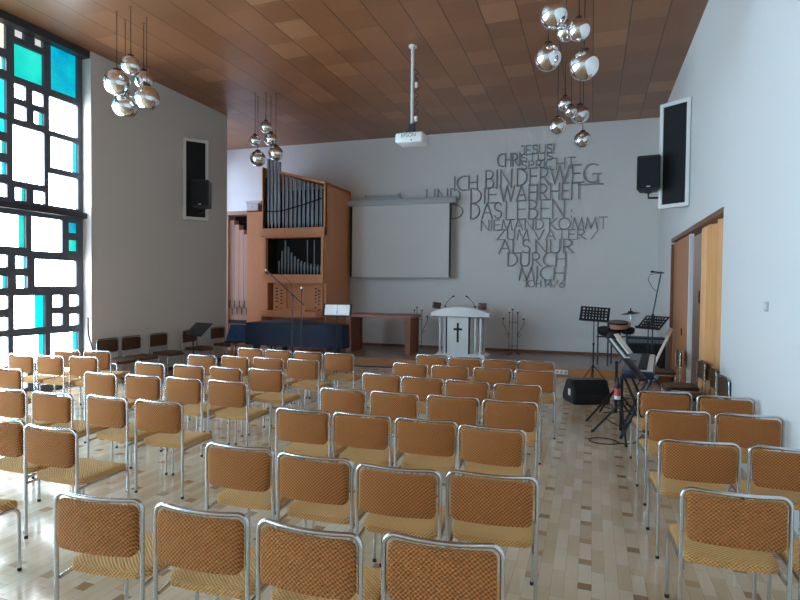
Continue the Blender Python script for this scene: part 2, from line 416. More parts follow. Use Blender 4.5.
# ------------------------------------------------------------------ chairs
def rrect_grid(w, h, r, n, m):
    """grid points of a rounded rectangle: corner cells are squeezed on to quarter discs"""
    def ax(L, k):
        c = [-L + r * i / 3 for i in range(3)] + [-L + r + (2 * (L - r)) * i / k for i in range(k + 1)] + [L - r + r * i / 3 for i in range(1, 4)]
        return c
    us, vs = ax(w / 2, n), ax(h / 2, m); g = []
    for v in vs:
        row = []
        for u in us:
            a = max(0.0, abs(u) - (w / 2 - r)) / r; b = max(0.0, abs(v) - (h / 2 - r)) / r
            if a > 0 and b > 0:
                a2, b2 = a * math.sqrt(1 - b * b / 2), b * math.sqrt(1 - a * a / 2)
                row.append((math.copysign(w / 2 - r + a2 * r, u), math.copysign(h / 2 - r + b2 * r, v), max(a, b)))
            else: row.append((u, v, max(a, b)))
        g.append(row)
    return g
def cushion(bm, w, h, r, t, n, m, place):
    g = rrect_grid(w, h, r, n, m); V = {}
    for s in (1, -1):
        for i, row in enumerate(g):
            for j, (u, v, e) in enumerate(row):
                edge = i in (0, len(g) - 1) or j in (0, len(row) - 1)
                d = t / 2 * math.sqrt(max(0.0, 1 - (0.86 if edge else e * .9) ** 2.6)) if e > 0 or edge else t / 2
                k = 1 - (0.0 if edge else 0.0)
                V[s, i, j] = bm.verts.new(place(u * k, v * k, s * d))
    R, C_ = len(g), len(g[0])
    for s in (1, -1):
        for i in range(R - 1):
            for j in range(C_ - 1): bm.faces.new((V[s, i, j], V[s, i, j + 1], V[s, i + 1, j + 1], V[s, i + 1, j]))
    ring = [(0, j) for j in range(C_)] + [(i, C_ - 1) for i in range(1, R)] + [(R - 1, j) for j in range(C_ - 2, -1, -1)] + [(i, 0) for i in range(R - 2, 0, -1)]
    for a, b in zip(ring, ring[1:] + ring[:1]):
        bm.faces.new((V[1, a[0], a[1]], V[1, b[0], b[1]], V[-1, b[0], b[1]], V[-1, a[0], a[1]]))

HW, TR = 0.234, 0.0105
def make_chair(name, label, fab, loc, rz, group, seatfab=None):
    t = thing(name, label, 'chair', loc, rz, group)
    b = BM()
    def back_pl(u, v, d): return (u, -0.232 - 0.024 * (1 - (u / .21) ** 2) + d, 0.666 + v)
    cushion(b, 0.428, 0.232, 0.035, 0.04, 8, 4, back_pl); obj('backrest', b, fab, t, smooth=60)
    b = BM()
    def seat_pl(u, v, d):
        front = max(0.0, (v - .08) / .13)
        return (u, 0.03 + v, 0.431 + d - 0.022 * front ** 2 - 0.008 * (1 - (u / .21) ** 2))
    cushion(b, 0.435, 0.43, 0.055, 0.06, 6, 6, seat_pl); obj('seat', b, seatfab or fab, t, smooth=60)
    # inverted-U back frame
    zr = 0.813 - TR
    pts = [(-HW, -.225, .014), (-HW, -.225, .42), (-HW, -.225, zr - .05)]
    pts += arc((-HW + .045, -.225, zr - .045), .045, 180, 90, 5, 'xz')[1:]
    for i in range(1, 10):
        x = (-HW + .045) + (2 * (HW - .045)) * i / 10; pts.append((x, -.225 - .028 * (1 - (x / (HW - .045)) ** 2), zr))
    pts += arc((HW - .045, -.225, zr - .045), .045, 90, 0, 5, 'xz')
    pts += [(HW, -.225, .42), (HW, -.225, .014)]
    b = BM(); tube(b, pts, TR, 8); obj('back_frame', b, M['chrome'], t, smooth=60)
    for s in (-1, 1):
        x = s * .220
        p = [(x, .225, .014), (x, .225, .35)] + arc((x, .17, .345), .055, 0, 90, 5, 'yz') + [(x, -.10, .40), (s * (HW - .012), -.218, .392)]
        b = BM(); tube(b, p, TR * .95, 8); obj('leg', b, M['chrome'], t, smooth=60)
    b = BM(); rod(b, (-.220, .11, .398), (.220, .11, .398), .008, 6); obj('stretcher', b, M['chrome'], t, smooth=60)
    for sx, y in ((-HW, -.225), (HW, -.225), (-.220, .225), (.220, .225)):
        b = BM(); cyl(b, sx, y, 0.0, .02, .0125, 8); obj('rubber_foot', b, M['rubber'], t, smooth=60)
    return t
ROWS = {'M1': [(-2.17, 2.1, 7.0), (-1.62, 2.15, 4.1), (-1.08, 2.16, 1.1), (-0.56, 2.25, 6.5)],
'M2': [(-2.03, 3.0, 2.5), (-1.51, 2.99, 3.2), (-1.0, 2.98, 5.2), (-0.505, 3.06, 5.9)],
'M3': [(-2.16, 4.0, 2.5), (-1.67, 4.04, 3.2), (-1.16, 4.06, 3.7), (-0.65, 4.02, 0.1)],
'M4': [(-2.24, 4.91, 2.3), (-1.72, 4.94, 0.2), (-1.18, 4.98, 2.6), (-0.67, 4.98, 3.1)],
'M5': [(-2.21, 5.88, -1.2), (-1.72, 5.84, -0.3), (-1.22, 5.83, -1.5), (-0.71, 5.83, 2.4)],
'M6': [(-2.18, 6.81, -0.8), (-1.66, 6.8, 0.5), (-1.14, 6.84, 2.5), (-0.63, 6.85, 1.8)],
'M7': [(-2.16, 7.75, -2.4), (-1.68, 7.69, 2.9), (-1.19, 7.66, 4.0), (-0.69, 7.7, 0.4)],
'R1': [(0.67, 3.23, 1.9), (1.18, 3.24, 2.2)], 'R2': [(0.66, 4.17, 4.0), (1.19, 4.21, 2.7)],
'R3': [(0.66, 5.11, 5.0), (1.18, 5.16, 3.0)], 'R4': [(0.66, 5.97, 5.0), (1.18, 5.93, 2.2)],
'L1': [(-5.0, 7.38, -0.5), (-4.48, 7.36, -2.2), (-3.98, 7.36, 0.4), (-3.48, 7.37, 1.6)],
'L2': [(-5.12, 6.4, 1.8), (-4.62, 6.49, -2.9), (-4.13, 6.53, 1.1), (-3.62, 6.58, 0.4)],
'L3': [(-5.2, 5.54, -0.8), (-4.62, 5.57, -1.2), (-4.09, 5.59, -2.4), (-3.59, 5.66, -0.2)],
'L4': [(-6.33, 4.56, 0.7), (-5.09, 4.72, -0.9), (-4.56, 4.78, 2.0), (-4.03, 4.81, -1.1), (-3.51, 4.84, 1.0)],
'L5': [(-5.1, 3.72, 0.9), (-4.57, 3.74, 2.3), (-3.97, 3.8, -1.6), (-3.44, 3.82, 3.7)],
'L6': [(-4.02, 2.93, 0.9), (-3.48, 2.89, 1.6)], 'L7': [(-3.54, 2.11, 2.0)],
'A': [(-7.43, 5.5, 2.4), (-6.92, 5.53, 3.0), (-6.44, 5.63, 5.0)], 'A2': [(-7.33, 6.10, 5.3), (-6.83, 6.18, 5.8)]}
ORD = ['first', 'second', 'third', 'fourth', 'fifth', 'sixth', 'seventh']
NL = {1: ['only'], 2: ['left', 'right'], 3: ['left', 'middle', 'right'], 4: ['leftmost', 'second from left', 'third from left', 'rightmost'], 5: ['leftmost', 'second from left', 'middle', 'fourth from left', 'rightmost']}
chair0 = [None]
def chair_label(row, i, n):
    side = row[0]
    if side == 'M':
        r = 8 - int(row[1]); r = int(row[1])
        k = 8 - r                                   # M7 stands nearest the pulpit
        if k == 7: return 'orange knit chair, %s in the middle block row nearest the camera' % NL[n][i]
        return 'orange knit chair, %s in the %s middle block row from the pulpit' % (NL[n][i], ORD[k - 1])
    if side == 'R':
        k = 5 - int(row[1])
        return 'orange knit chair, %s of the pair in the %s row behind the keyboards' % (NL[n][i], ORD[k - 1])
    if side == 'L':
        k = int(row[1])
        if row == 'L7': return 'orange knit chair cut off by the left picture edge, its front corner showing'
        return 'orange knit chair, %s in the %s left block row behind the piano' % (NL[n][i], ORD[k - 1])
    if row == 'A': return 'orange knit chair by the coloured window, %s of the three in the row behind' % NL[n][i]
    return 'orange knit chair by the coloured window, %s of the two in front' % NL[n][i]
GRP = {'M': 'orange chairs of the middle block', 'R': 'orange chairs along the right wall block', 'L': 'orange chairs of the left block', 'A': 'orange chairs by the coloured window'}
for row, lst in ROWS.items():
    for i, (x, y, a) in enumerate(lst):
        lab = chair_label(row, i, len(lst)); g = GRP[row[0]]; rz = math.radians(a)
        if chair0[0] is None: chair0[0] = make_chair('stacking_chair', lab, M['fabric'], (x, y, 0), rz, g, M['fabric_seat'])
        else: dup(chair0[0], (x, y, 0), rz, lab, g)
gl = 'dark chairs against the left wall'; wl = ['nearest the coloured window', 'second from the coloured window', 'in the middle of the row', 'behind the music stand', 'nearest the organ']
dk = None
for (y, w) in zip((7.40, 7.92, 8.60, 9.50, 10.42), wl):
    lab = 'dark red-brown chair against the left wall, ' + w
    if dk is None: dk = make_chair('stacking_chair', lab, M['fabric_dark'], (-7.98, y, 0), -PI / 2, gl)
    else: dup(dk, (-7.98, y, 0), -PI / 2 + random.uniform(-.05, .05), lab, gl)
gr = 'brown chairs against the right wall'
for (x, y, w, a) in ((1.13, 9.85, 'farthest, in the gap of the brown door', 0), (1.225, 8.45, 'in front of the folding wooden door', .03), (1.23, 7.68, 'where folding door meets wall', -.05), (1.20, 6.98, 'nearest the light switch', .04)):
    dup(dk, (x, y, 0), PI / 2 + a, 'brown chair turned sideways against the right wall, ' + w, gr)

# ------------------------------------------------------------------ pendant lamps
def pendant(x, y, z, r, label, group):
    t = thing('pendant_lamp', label, 'lamp', (x, y, ZC), 0, group)
    dz = z - ZC
    b = BM(); cyl(b, 0, 0, -.012, 0, .022, 12); obj('ceiling_rose', b, M['header'], t)
    b = BM(); rod(b, (0, 0, -.03), (0, 0, dz + r + .07), .005, 6); obj('cord', b, M['rubber'], t)
    b = BM(); lathe(b, [(.007, dz + r + .11), (.008, dz + r + .022), (.045 * r / .15, dz + r + .018), (.05 * r / .15, dz + r * .95)], 16); obj('cap', b, M['iron'], t)
    b = BM(); sphere(b, (0, 0, dz), r, 32, 20); obj('globe', b, M['mirror'], t, smooth=80)
CL = {'beside the coloured window': [(-6.71, 6.22, 4.78, .185, 'leftmost'), (-6.79, 6.45, 4.52, .185, 'lowest'), (-6.39, 6.17, 4.97, .139, 'highest'), (-6.6, 6.62, 4.95, .14, 'small one behind right'), (-6.41, 6.49, 4.61, .185, 'rightmost')],
'in front of the organ': [(-6.5, 9.8, 5.11, .126, 'highest'), (-6.72, 9.73, 4.83, .115, 'leftmost'), (-6.51, 10.0, 4.91, .14, 'middle'), (-6.80, 9.95, 4.505, .168, 'lowest'), (-6.31, 9.88, 4.57, .155, 'rightmost')],
'above the wall inscription': [(-0.51, 10.12, 5.08, .13, 'highest'), (-0.40, 10.02, 4.91, .106, 'small one behind'), (-0.26, 10.31, 4.93, .165, 'upper right'), (-0.62, 9.92, 4.64, .15, 'lower left'), (-0.21, 10.6, 4.54, .155, 'lowest')],
'nearest on the right': [(-.455, 6.3, 4.84, .156, 'highest'), (-.33, 6.48, 4.71, .108, 'small one behind'), (-.185, 6.3, 4.63, .121, 'upper right'), (-.53, 6.56, 4.48, .154, 'leftmost'), (-.128, 6.47, 4.30, .162, 'lowest')]}
for k, l in CL.items():
    for x, y, z, r, w in l: pendant(x, y, z, r, 'mirrored globe pendant, %s of the cluster %s' % (w, k), 'mirrored globe pendants ' + k)

# ------------------------------------------------------------------ projector, screen
t = thing('projector', 'white ceiling projector hanging on a long pale pole', 'projector', (-2.89, 8.66, ZC))
b = BM(); cyl(b, 0, 0, -1.32, 0, .028, 14); obj('pole', b, M['frame_white'], t)
b = BM(); cyl(b, 0, 0, -.03, 0, .07, 16); obj('ceiling_plate', b, M['frame_white'], t)
b = BM(); rbox(b, -.24, .25, -.19, .19, -1.645, -1.475, .04, 3); pb = obj('housing', b, M['white'], t)
b = BM(); box(b, -.05, .05, -.05, .05, -1.47, -1.30); box(b, -.12, -.05, -.02, .02, -1.46, -1.40); obj('bracket', b, M['black'], t)
b = BM(); lathe(b, [(.05, 0), (.05, .03), (.035, .03), (.0, .02)], 18, 0, T(.13, .19, -1.57) @ RX(-PI / 2)); obj('lens', b, M['black'], pb)
b = BM(); cyl(b, 0, 0, 0, 0.004, .012, 10); ob = obj('sensor', b, M['black'], pb, loc=(.05, -.190, -1.615), rot=(PI / 2, 0, 0))
b = BM()
p = []
for i in range(41):
    z = -.42 - .78 * i / 40; p.append((.075 + .03 * math.sin(i * .95), -.02, z))
tube(b, [(.03, -.02, -.40)] + p + [(.06, -.02, -1.3), (.03, -.02, -1.44)], .006, 6); obj('cable', b, M['black'], t)
b = BM()
for z in (-.62, -1.18): rbox(b, .05, .10, -.045, -.005, z - .09, z, .01, 1)
obj('cable_connector', b, M['frame_white'], t)
# maker's lettering on the projector front
cu = bpy.data.curves.new('lettering', 'FONT'); cu.body = 'EPSON'; cu.size = .085; cu.extrude = .001; cu.align_x = 'CENTER'
tmp = bpy.data.objects.new('lettering_source', cu); COL.objects.link(tmp)
bpy.context.view_layer.update()
me = bpy.data.meshes.new_from_object(tmp.evaluated_get(bpy.context.evaluated_depsgraph_get())); bpy.data.objects.remove(tmp)
me.materials.append(M['gray']); o = bpy.data.objects.new('lettering', me); COL.objects.link(o); o.parent = pb; o.location = (0, -.1915, -1.56); o.rotation_euler = (PI / 2, 0, 0)

rzb = math.atan(.04)
def wall_thing(name, label, cat, x, off, z): return thing(name, label, cat, (x, yb(x) - off, z), rzb)
t = wall_thing('projection_screen', 'white roll-down projection screen hanging beside the organ', 'screen', -4.85, .25, 2.02)
b = BM(); rbox(b, -1.52, 1.53, -.09, .08, 1.94, 2.10, .02, 2); box(b, -1.53, -1.52, -.1, .09, 1.92, 2.11); box(b, 1.53, 1.54, -.1, .09, 1.92, 2.11); obj('case', b, M['case_gray'], t)
b = BM(); box(b, -1.33, 1.36, -.012, -.006, .03, 1.95); sc = obj('screen_cloth', b, M['screen'], t)
b = BM(); box(b, -1.385, -1.33, -.012, -.004, .03, 1.95); box(b, 1.36, 1.41, -.012, -.004, .03, 1.95); obj('black_border', b, M['rubber'], sc)
b = BM(); rbox(b, -1.39, 1.415, -.03, .01, 0, .035, .006, 1); obj('bottom_bar', b, M['case_gray'], t)
b = BM(); box(b, -1.42, -1.36, .05, .25, 1.97, 2.06); box(b, 1.36, 1.42, .05, .25, 1.97, 2.06); obj('wall_bracket', b, M['case_gray'], t)
t = wall_thing('light_fixture', 'slim grey tube fitting on the wall above screen case', 'light fitting', -5.35, .13, 4.12)
b = BM(); rbox(b, -.5, .5, -.06, .13, .02, .09, .015, 1); obj('housing', b, M['case_gray'], t)
b = BM(); rod(b, (-.48, -.08, .14), (.47, -.08, .14), .02, 10); obj('tube', b, M['frame_white'], t)
b = BM(); box(b, -.5, -.46, -.1, .0, .07, .16); box(b, .46, .5, -.1, .0, .07, .16); obj('tube_holder', b, M['case_gray'], t)

# ------------------------------------------------------------------ raised wall inscription
def A_(c, r, a0, a1, n=10, ry=None): return [(c[0] + r * math.cos(math.radians(a0 + (a1 - a0) * i / n)), c[1] + (ry or r) * math.sin(math.radians(a0 + (a1 - a0) * i / n))) for i in range(n + 1)]
G = {
'I': (.08, [[(.04, 0), (.04, 1)]]), 'L': (.5, [[(.04, 1), (.04, 0), (.5, 0)]]), 'E': (.5, [[(.5, 1), (.04, 1), (.04, 0), (.5, 0)], [(.04, .53), (.45, .53)]]),
'H': (.66, [[(.04, 0), (.04, 1)], [(.62, 0), (.62, 1)], [(.04, .52), (.62, .52)]]), 'T': (.6, [[(0, 1), (.6, 1)], [(.3, 1), (.3, 0)]]),
'N': (.7, [[(.04, 0), (.04, 1), (.66, 0), (.66, 1)]]), 'M': (.86, [[(.0, 0), (.14, 1), (.43, 0), (.72, 1), (.86, 0)]]), 'W': (1.05, [[(0, 1), (.27, 0), (.52, 1), (.78, 0), (1.05, 1)]]),
'V': (.7, [[(0, 1), (.35, 0), (.7, 1)]]), 'A': (.7, [[(0, 0), (.35, 1), (.7, 0)], [(.13, .36), (.57, .36)]]), 'Z': (.6, [[(0, 1), (.6, 1), (0, 0), (.6, 0)]]),
'K': (.6, [[(.04, 0), (.04, 1)], [(.58, 1), (.06, .5), (.6, 0)]]), 'U': (.62, [[(.04, 1)] + A_((.31, .28), .27, 180, 360, 10, .28) + [(.58, 1)]]),
'J': (.3, [[(0, 1), (.26, 1), (.26, .2)] + A_((.08, .18), .18, 0, -90, 5, .18)]), 'S': (.46, [A_((.23, .75), .22, 20, 270, 10, .25) + A_((.23, .25), .23, 90, -160, 10, .25)]),
'C': (.62, [A_((.5, .5), .5, 75, 285, 14, .5)]), 'G': (.72, [A_((.5, .5), .5, 60, 300, 14, .5) + [(.74, .12), (.74, .46)], [(.5, .46), (.95, .46)]]),
'O': (.9, [A_((.45, .5), .45, 0, 360, 20, .5)]), 'D': (.66, [[(.04, 0), (.04, 1)] + A_((.12, .5), .52, 90, -90, 12, .5) + [(.04, 0)]]),
'B': (.5, [[(.04, 0), (.04, 1)] + A_((.2, .77), .24, 90, -90, 8, .23) + [(.04, .54)], [(.2, .54)] + A_((.22, .27), .28, 90, -90, 8, .27) + [(.04, 0)]]),
'P': (.5, [[(.04, 0), (.04, 1)] + A_((.2, .73), .28, 90, -90, 8, .27) + [(.04, .46)]]), 'R': (.58, [[(.04, 0), (.04, 1)] + A_((.2, .73), .28, 90, -90, 8, .27) + [(.04, .46)], [(.22, .46), (.58, 0)]]),
'!': (.1, [[(.05, 1), (.05, .28)], [(.05, .1), (.05, 0)]]), ':': (.12, [[(.06, .62), (.06, .48)], [(.06, .1), (.06, 0)]]), '/': (.45, [[(0, 0), (.45, 1)]]),
'1': (.2, [[(0, .8), (.14, 1), (.14, 0)]]), '4': (.5, [[(.36, 0), (.36, 1), (0, .3), (.5, .3)]]), '6': (.5, [[(.36, 1)] + A_((.25, .28), .25, 120, 470, 14, .28)]), ' ': (.22, []), '-': (1.0, [[(0, 1), (1.0, 1)]])}
def stroke(bm, pts, w, d, place):
    """a fin of constant width standing out of the wall along a polyline"""
    for (x0, z0), (x1, z1) in zip(pts, pts[1:]):
        L = math.hypot(x1 - x0, z1 - z0)
        if L < 1e-5: continue
        ex, ez = (x1 - x0) / L * w * .45, (z1 - z0) / L * w * .45; nx, nz = -(z1 - z0) / L * w / 2, (x1 - x0) / L * w / 2
        q = [(x0 - ex + nx, z0 - ez + nz), (x1 + ex + nx, z1 + ez + nz), (x1 + ex - nx, z1 + ez - nz), (x0 - ex - nx, z0 - ez - nz)]
        v = [place(a, 0, c) for a, c in q] + [place(a, -d, c) for a, c in q]
        add_mesh(bm, v, [(3, 2, 1, 0), (4, 5, 6, 7), (0, 1, 5, 4), (1, 2, 6, 5), (2, 3, 7, 6), (3, 0, 4, 7)])
WORDS = [[('JESUS!', -1.73, 5.145, -0.93, 5.36)], [('CHRI', -2.32, 4.875, -1.76, 5.19), ('STUS', -1.73, 4.973, -0.97, 5.149)], [('SPRI', -1.72, 4.78, -1.16, 4.971), ('CHT', -1.13, 4.731, -0.44, 5.008)], [('ICH', -3.44, 4.318, -2.82, 4.679), ('BIN', -2.63, 4.332, -1.95, 4.789), ('DER', -1.84, 4.37, -1.05, 4.793), ('WEG', -1.03, 4.374, 0.07, 4.812)], [('UND', -4.19, 4.017, -3.27, 4.37), ('DIE', -3.01, 3.966, -2.34, 4.35), ('-', -0.36, 4.0, 0.22, 4.325), ('WAHRHEIT', -2.25, 3.988, -0.24, 4.385)], [('UND', -4.32, 3.586, -3.19, 3.953), ('DAS', -3.01, 3.567, -2.21, 3.964), ('LEBEN', -2.11, 3.528, -0.66, 3.994), (':', -0.54, 3.546, -0.47, 3.839)], [('NIEMAND', -2.73, 3.259, -1.16, 3.524), ('KOMMT', -1.03, 3.249, 0.32, 3.529)], [('ZUM', -2.31, 3.018, -1.52, 3.271), ('VATER', -1.39, 3.0, -0.17, 3.246), ('/', -0.04, 2.999, 0.12, 3.217)], [('ALS', -2.25, 2.677, -1.49, 3.013), ('NUR', -1.36, 2.668, -0.45, 3.002)], [('DURCH', -2.04, 2.347, -0.61, 2.684)], [('MICH', -1.74, 1.998, -0.63, 2.335)], [('JOH', -1.61, 1.821, -1.2, 1.984), ('14/6', -1.13, 1.819, -0.64, 1.992)]]
ins = thing('wall_inscription', 'grey raised capital lettering spread over the white back wall', 'inscription', (-1.6, yb(-1.6), 0), rzb)
def place_l(x, y, z): 
    return ((x + 1.6) / math.cos(rzb), y + .012, z)
for li, line in enumerate(WORDS):
    b = BM()
    for txt, x0, z0, x1, z1 in line:
        gap = .14; tot = sum(G[c][0] for c in txt) + gap * (len(txt) - 1); sx = (x1 - x0) / tot; h = z1 - z0; cx = x0
        for c in txt:
            wd, st = G[c]
            for pl in st: stroke(b, [(cx + px * sx, z0 + pz * h) for px, pz in pl], (.026 if h > .3 else .02), (.055 if h > .3 else .045), place_l)
            cx += (wd + gap) * sx
    obj('text_line', b, M['letter'], ins, smooth=0)

# ------------------------------------------------------------------ right / left wall: angled loudspeaker niches, PA speakers, switch
def wedge(label, px, face, side, z0, z1):
    """triangular-plan white housing with black cloth front; face = two plan points, wall x = px"""
    (xa, ya), (xb, yb_) = face
    t = thing('wall_loudspeaker', label, 'loudspeaker', (px, (ya + yb_) / 2, z0))
    oy = (ya + yb_) / 2
    P = [Vector((xa - px, ya - oy, 0)), Vector((xb - px, yb_ - oy, 0))]
    u = (P[1] - P[0]); L = u.length; u.normalize(); nrm = Vector((u.y, -u.x, 0))
    if nrm.y > 0: nrm = -nrm
    back = Vector((0, P[1].y + .22, 0))
    poly = [P[0], P[1], back, Vector((0, P[0].y, 0))]
    poly = [P[0], P[1], back]
    b = BM(); prism(b, [(p.x, p.y) for p in poly], 0, z1 - z0); obj('housing', b, M['frame_white'], t, smooth=0)
    m = Matrix(((u.x, nrm.x, 0, P[0].x), (u.y, nrm.y, 0, P[0].y), (0, 0, 1, 0), (0, 0, 0, 1)))
    H = z1 - z0; f = .06
    b = BM()
    for q in ((0, L, 0, f), (0, L, H - f, H), (0, f, f, H - f), (L - f, L, f, H - f)): box(b, q[0], q[1], 0.0, .03, q[2], q[3], 0, m)
    obj('frame', b, M['frame_white'], t, smooth=0)
    b = BM(); box(b, f, L - f, 0.0, .012, f, H - f, 0, m); obj('speaker_cloth', b, M['grille'], t, smooth=0)
wedge('tall white-framed black loudspeaker panel high on the right wall', XR, ((1.045, 10.10), (XR, 9.80)), 1, 3.15, 4.89)
wedge('tall white-framed black loudspeaker panel high on the grey left wall', XL, ((-7.93, 9.75), (XL, 9.35)), -1, 3.19, 4.92)
def pa(label, loc, rz, arm):
    t = thing('speaker_box', label, 'speaker', loc, rz)
    b = BM(); prism(b, [(-.18, -.2), (.18, -.2), (.14, .16), (-.14, .16)], 0, .57); bmesh.ops.bevel(b, geom=list(b.edges), offset=.015, segments=2, affect='EDGES'); cb = obj('cabinet', b, M['black'], t)
    b = BM(); rbox(b, -.165, .165, -.215, -.198, .03, .54, .006, 1); obj('front_grille', b, M['grille'], t)
    b = BM(); box(b, -.03, .03, -.219, -.2145, .045, .06); obj('badge', b, M['frame_white'], cb)
    b = BM(); tube(b, [(0, .05, 0.0), (0, .05, -.10), arm], .02, 8); box(b, -.05, .05, 0, .1, -.02, .01); obj('bracket', b, M['blackmetal'], t)
pa('black speaker box on a bracket left of the right wall panel', (.87, 10.02, 3.44), math.radians(-6), (.20, .10, -.10))
pa('black speaker box on a bracket before the left wall panel', (-7.86, 9.50, 3.43), math.radians(22), (-.2, .20, -.10))
t = thing('light_switch', 'small beige light switch on the bright right wall', 'switch', (XR, 5.57, 1.65))
b = BM(); rbox(b, -.014, 0, -.042, .042, -.042, .042, .004, 1); obj('plate', b, M['case_gray'], t)
b = BM(); rbox(b, -.02, -.012, -.028, .028, -.028, .028, .003, 1); obj('rocker', b, M['frame_white'], t)

# folding door and brown leaf in the right wall opening
t = thing('folding_door', 'light wood accordion door folded back in the right wall opening', 'door', (XR + .09, 8.2, 0))
pts = [(-.03, -.82), (.07, -.58), (-.05, -.36), (.08, -.02), (-.05, .30), (.06, .42), (-.05, .54), (.07, .64), (-.04, .76), (.07, .86)]
for (a, c) in zip(pts, pts[1:]):
    d = Vector((c[0] - a[0], c[1] - a[1], 0)); L = d.length; ang = math.atan2(d.y, d.x)
    b = BM(); box(b, .004, L - .004, -.008, .008, .02, OZ - .09, 0, T(a[0], a[1], 0) @ RZ(ang))
    n = max(1, int(L / .06))
    obj('door_panel', b, M['door_shaded'] if a[1] in (-.36, .30, .54) else M['door_light'], t, smooth=0)  # some fold faces get their shade from the darker colour
t = thing('door_leaf', 'reddish brown wooden door leaf beside the white door edge', 'door', (XR + .06, 10.75, 0))
b = BM(); box(b, -.02, .02, .38, .95, .02, OZ - .09); obj('panel', b, M['door_brown'], t, smooth=0)
b = BM(); box(b, -.035, .005, -.94, .37, .02, OZ - .09); obj('panel', b, M['door_brown'], t, smooth=0)
b = BM(); box(b, -.05, .01, -1.01, -.94, .02, OZ - .09); obj('white_edge', b, M['white'], t, smooth=0)
b = BM(); rbox(b, -.05, -.035, -.32, -.28, 1.00, 1.12, .004, 1); obj('lock', b, M['iron'], t)
t = thing('hanging_bag', 'black bag hanging in the dark gap beside the folding door', 'bag', (XR + .27, 9.80, 1.55))
b = BM(); rbox(b, -.10, .10, -.12, .12, 0, .25, .05, 3); obj('body', b, M['black'], t)
b = BM(); tube(b, [(0, -.08, .24), (0, -.05, .6), (0, 0, .72), (0, .05, .6), (0, .08, .24)], .008, 6); obj('strap', b, M['black'], t)

# ------------------------------------------------------------------ organ
OX0, OX1, OYF = -8.13, -6.29, 12.11
def yo(x): return yb(x) - .02
t = thing('pipe_organ', 'oak church organ with sloping top and rows of metal pipes', 'organ', (-7.2, OYF, ZP))
def L3(x, y, z): return (x + 7.2, y - OYF, z - ZP)
def obx(b, x0, x1, y0, y1, z0, z1, mi=0): box(b, x0 + 7.2, x1 + 7.2, y0 - OYF, y1 - OYF, z0 - ZP, z1 - ZP, mi)
def sloped(b, x0, x1, y0, y1, zb0, zb1, zt0, zt1):
    v = [L3(x0, y0, zb0), L3(x0, y0, zt0), L3(x1, y0, zb1), L3(x1, y0, zt1), L3(x0, y1, zb0), L3(x0, y1, zt0), L3(x1, y1, zb1), L3(x1, y1, zt1)]
    add_mesh(b, v, [(0, 1, 3, 2), (4, 6, 7, 5), (0, 4, 5, 1), (2, 3, 7, 6), (0, 2, 6, 4), (1, 5, 7, 3)])
YBK = 13.60
# right side panels (upper overhang, middle, lower), left side, back, top
b = BM(); sloped(b, OX1 - .06, OX1, OYF, YBK, 3.10, 2.92, 4.36, 4.36)
obj('side_panel', b, M['oak'], t, smooth=0)
b = BM(); v = None
obx(b, OX1 - .08, OX1 - .01, OYF + .04, YBK, 1.85, 3.00); obj('side_panel', b, M['oak'], t, smooth=0)
b = BM(); obx(b, OX1 - .09, OX1 - .02, OYF + .10, YBK, ZP, 1.85); obj('side_panel', b, M['oak'], t, smooth=0)
b = BM(); sloped(b, OX0, OX0 + .03, OYF, YBK, 3.1, 3.1, 4.86, 4.86); obx(b, OX0 + .05, OX0 + .1, OYF + .1, YBK, ZP, 3.1); obj('side_panel', b, M['oak'], t, smooth=0)
b = BM(); obx(b, OX0 + .1, OX1 - .09, YBK - .1, YBK, ZP, 4.3); obj('back_panel', b, M['organ_dark'], t, smooth=0)
b = BM(); sloped(b, -7.62, OX1, OYF - .02, YBK, 4.68, 4.33, 4.74, 4.39); obj('roof', b, M['oak'], t, smooth=0)
b = BM(); obx(b, OX1 - .03, OX1 - .0, OYF - .02, OYF + .06, 3.24, 4.34); obx(b, OX0, OX0 + .03, OYF - .02, OYF + .06, 3.24, 4.86); obj('corner_post', b, M['oak'], t, smooth=0)
b = BM(); obx(b, OX0, OX1, OYF - .10, OYF + .08, 3.06, 3.26); obx(b, OX0 + .05, OX1 - .03, OYF - .04, OYF + .2, 3.02, 3.06); obj('upper_ledge', b, M['oak'], t, smooth=0)
b = BM(); obx(b, OX0 + .06, OX1 - .03, OYF - .06, OYF + .6, 1.86, 2.08); obx(b, OX0 + .06, OX0 + .13, OYF - .04, OYF + .08, 2.08, 3.02); obx(b, OX1 - .10, OX1 - .04, OYF - .04, OYF + .08, 2.08, 3.02); obj('lower_case_frame', b, M['oak'], t, smooth=0)
b = BM(); obx(b, OX0 + .2, OX1 - .12, OYF + .22, OYF + .28, 1.1, 1.86); obx(b, OX1 - .12, OX1 - .09, OYF + .02, OYF + .28, 1.1, 1.86); obj('console_back', b, M['oak'], t, smooth=0)
for (xa, xb_, n) in ((-7.90, -7.52, 2), (-6.66, -6.44, 2)):
    b = BM(); obx(b, xa, xb_, OYF + .17, OYF + .22, 1.16, 1.80); sp = obj('stop_panel', b, M['oak_light'] if n == 9 else M['oak'], t, smooth=0)
    for r in range(6):
        for c in range(2):
            if r == 1 and xa < -7: pass
            b = BM(); x = xa + (.14 + c * .15 if xa < -7 else .05 + c * .10) + 7.2; z = 1.72 - r * .085 - (.05 if c else 0) - (.06 if r == 5 else 0) - ZP
            rod(b, (x, .17, z), (x, .10, z), .010, 8); rod(b, (x, .10, z), (x, .085, z), .02, 8); obj('stop_knob', b, M['black'], sp)
b = BM(); obx(b, -8.0, -6.40, OYF - .28, OYF + .25, 1.00, 1.14); obx(b, -8.0, -7.95, OYF - .28, OYF + .2, .5, 1.0); obj('key_desk', b, M['oak'], t, smooth=0)
b = BM(); obx(b, -7.6, -6.8, OYF - .10, OYF + .16, 1.14, 1.19); obj('key_lid', b, M['oak'], t, smooth=0)
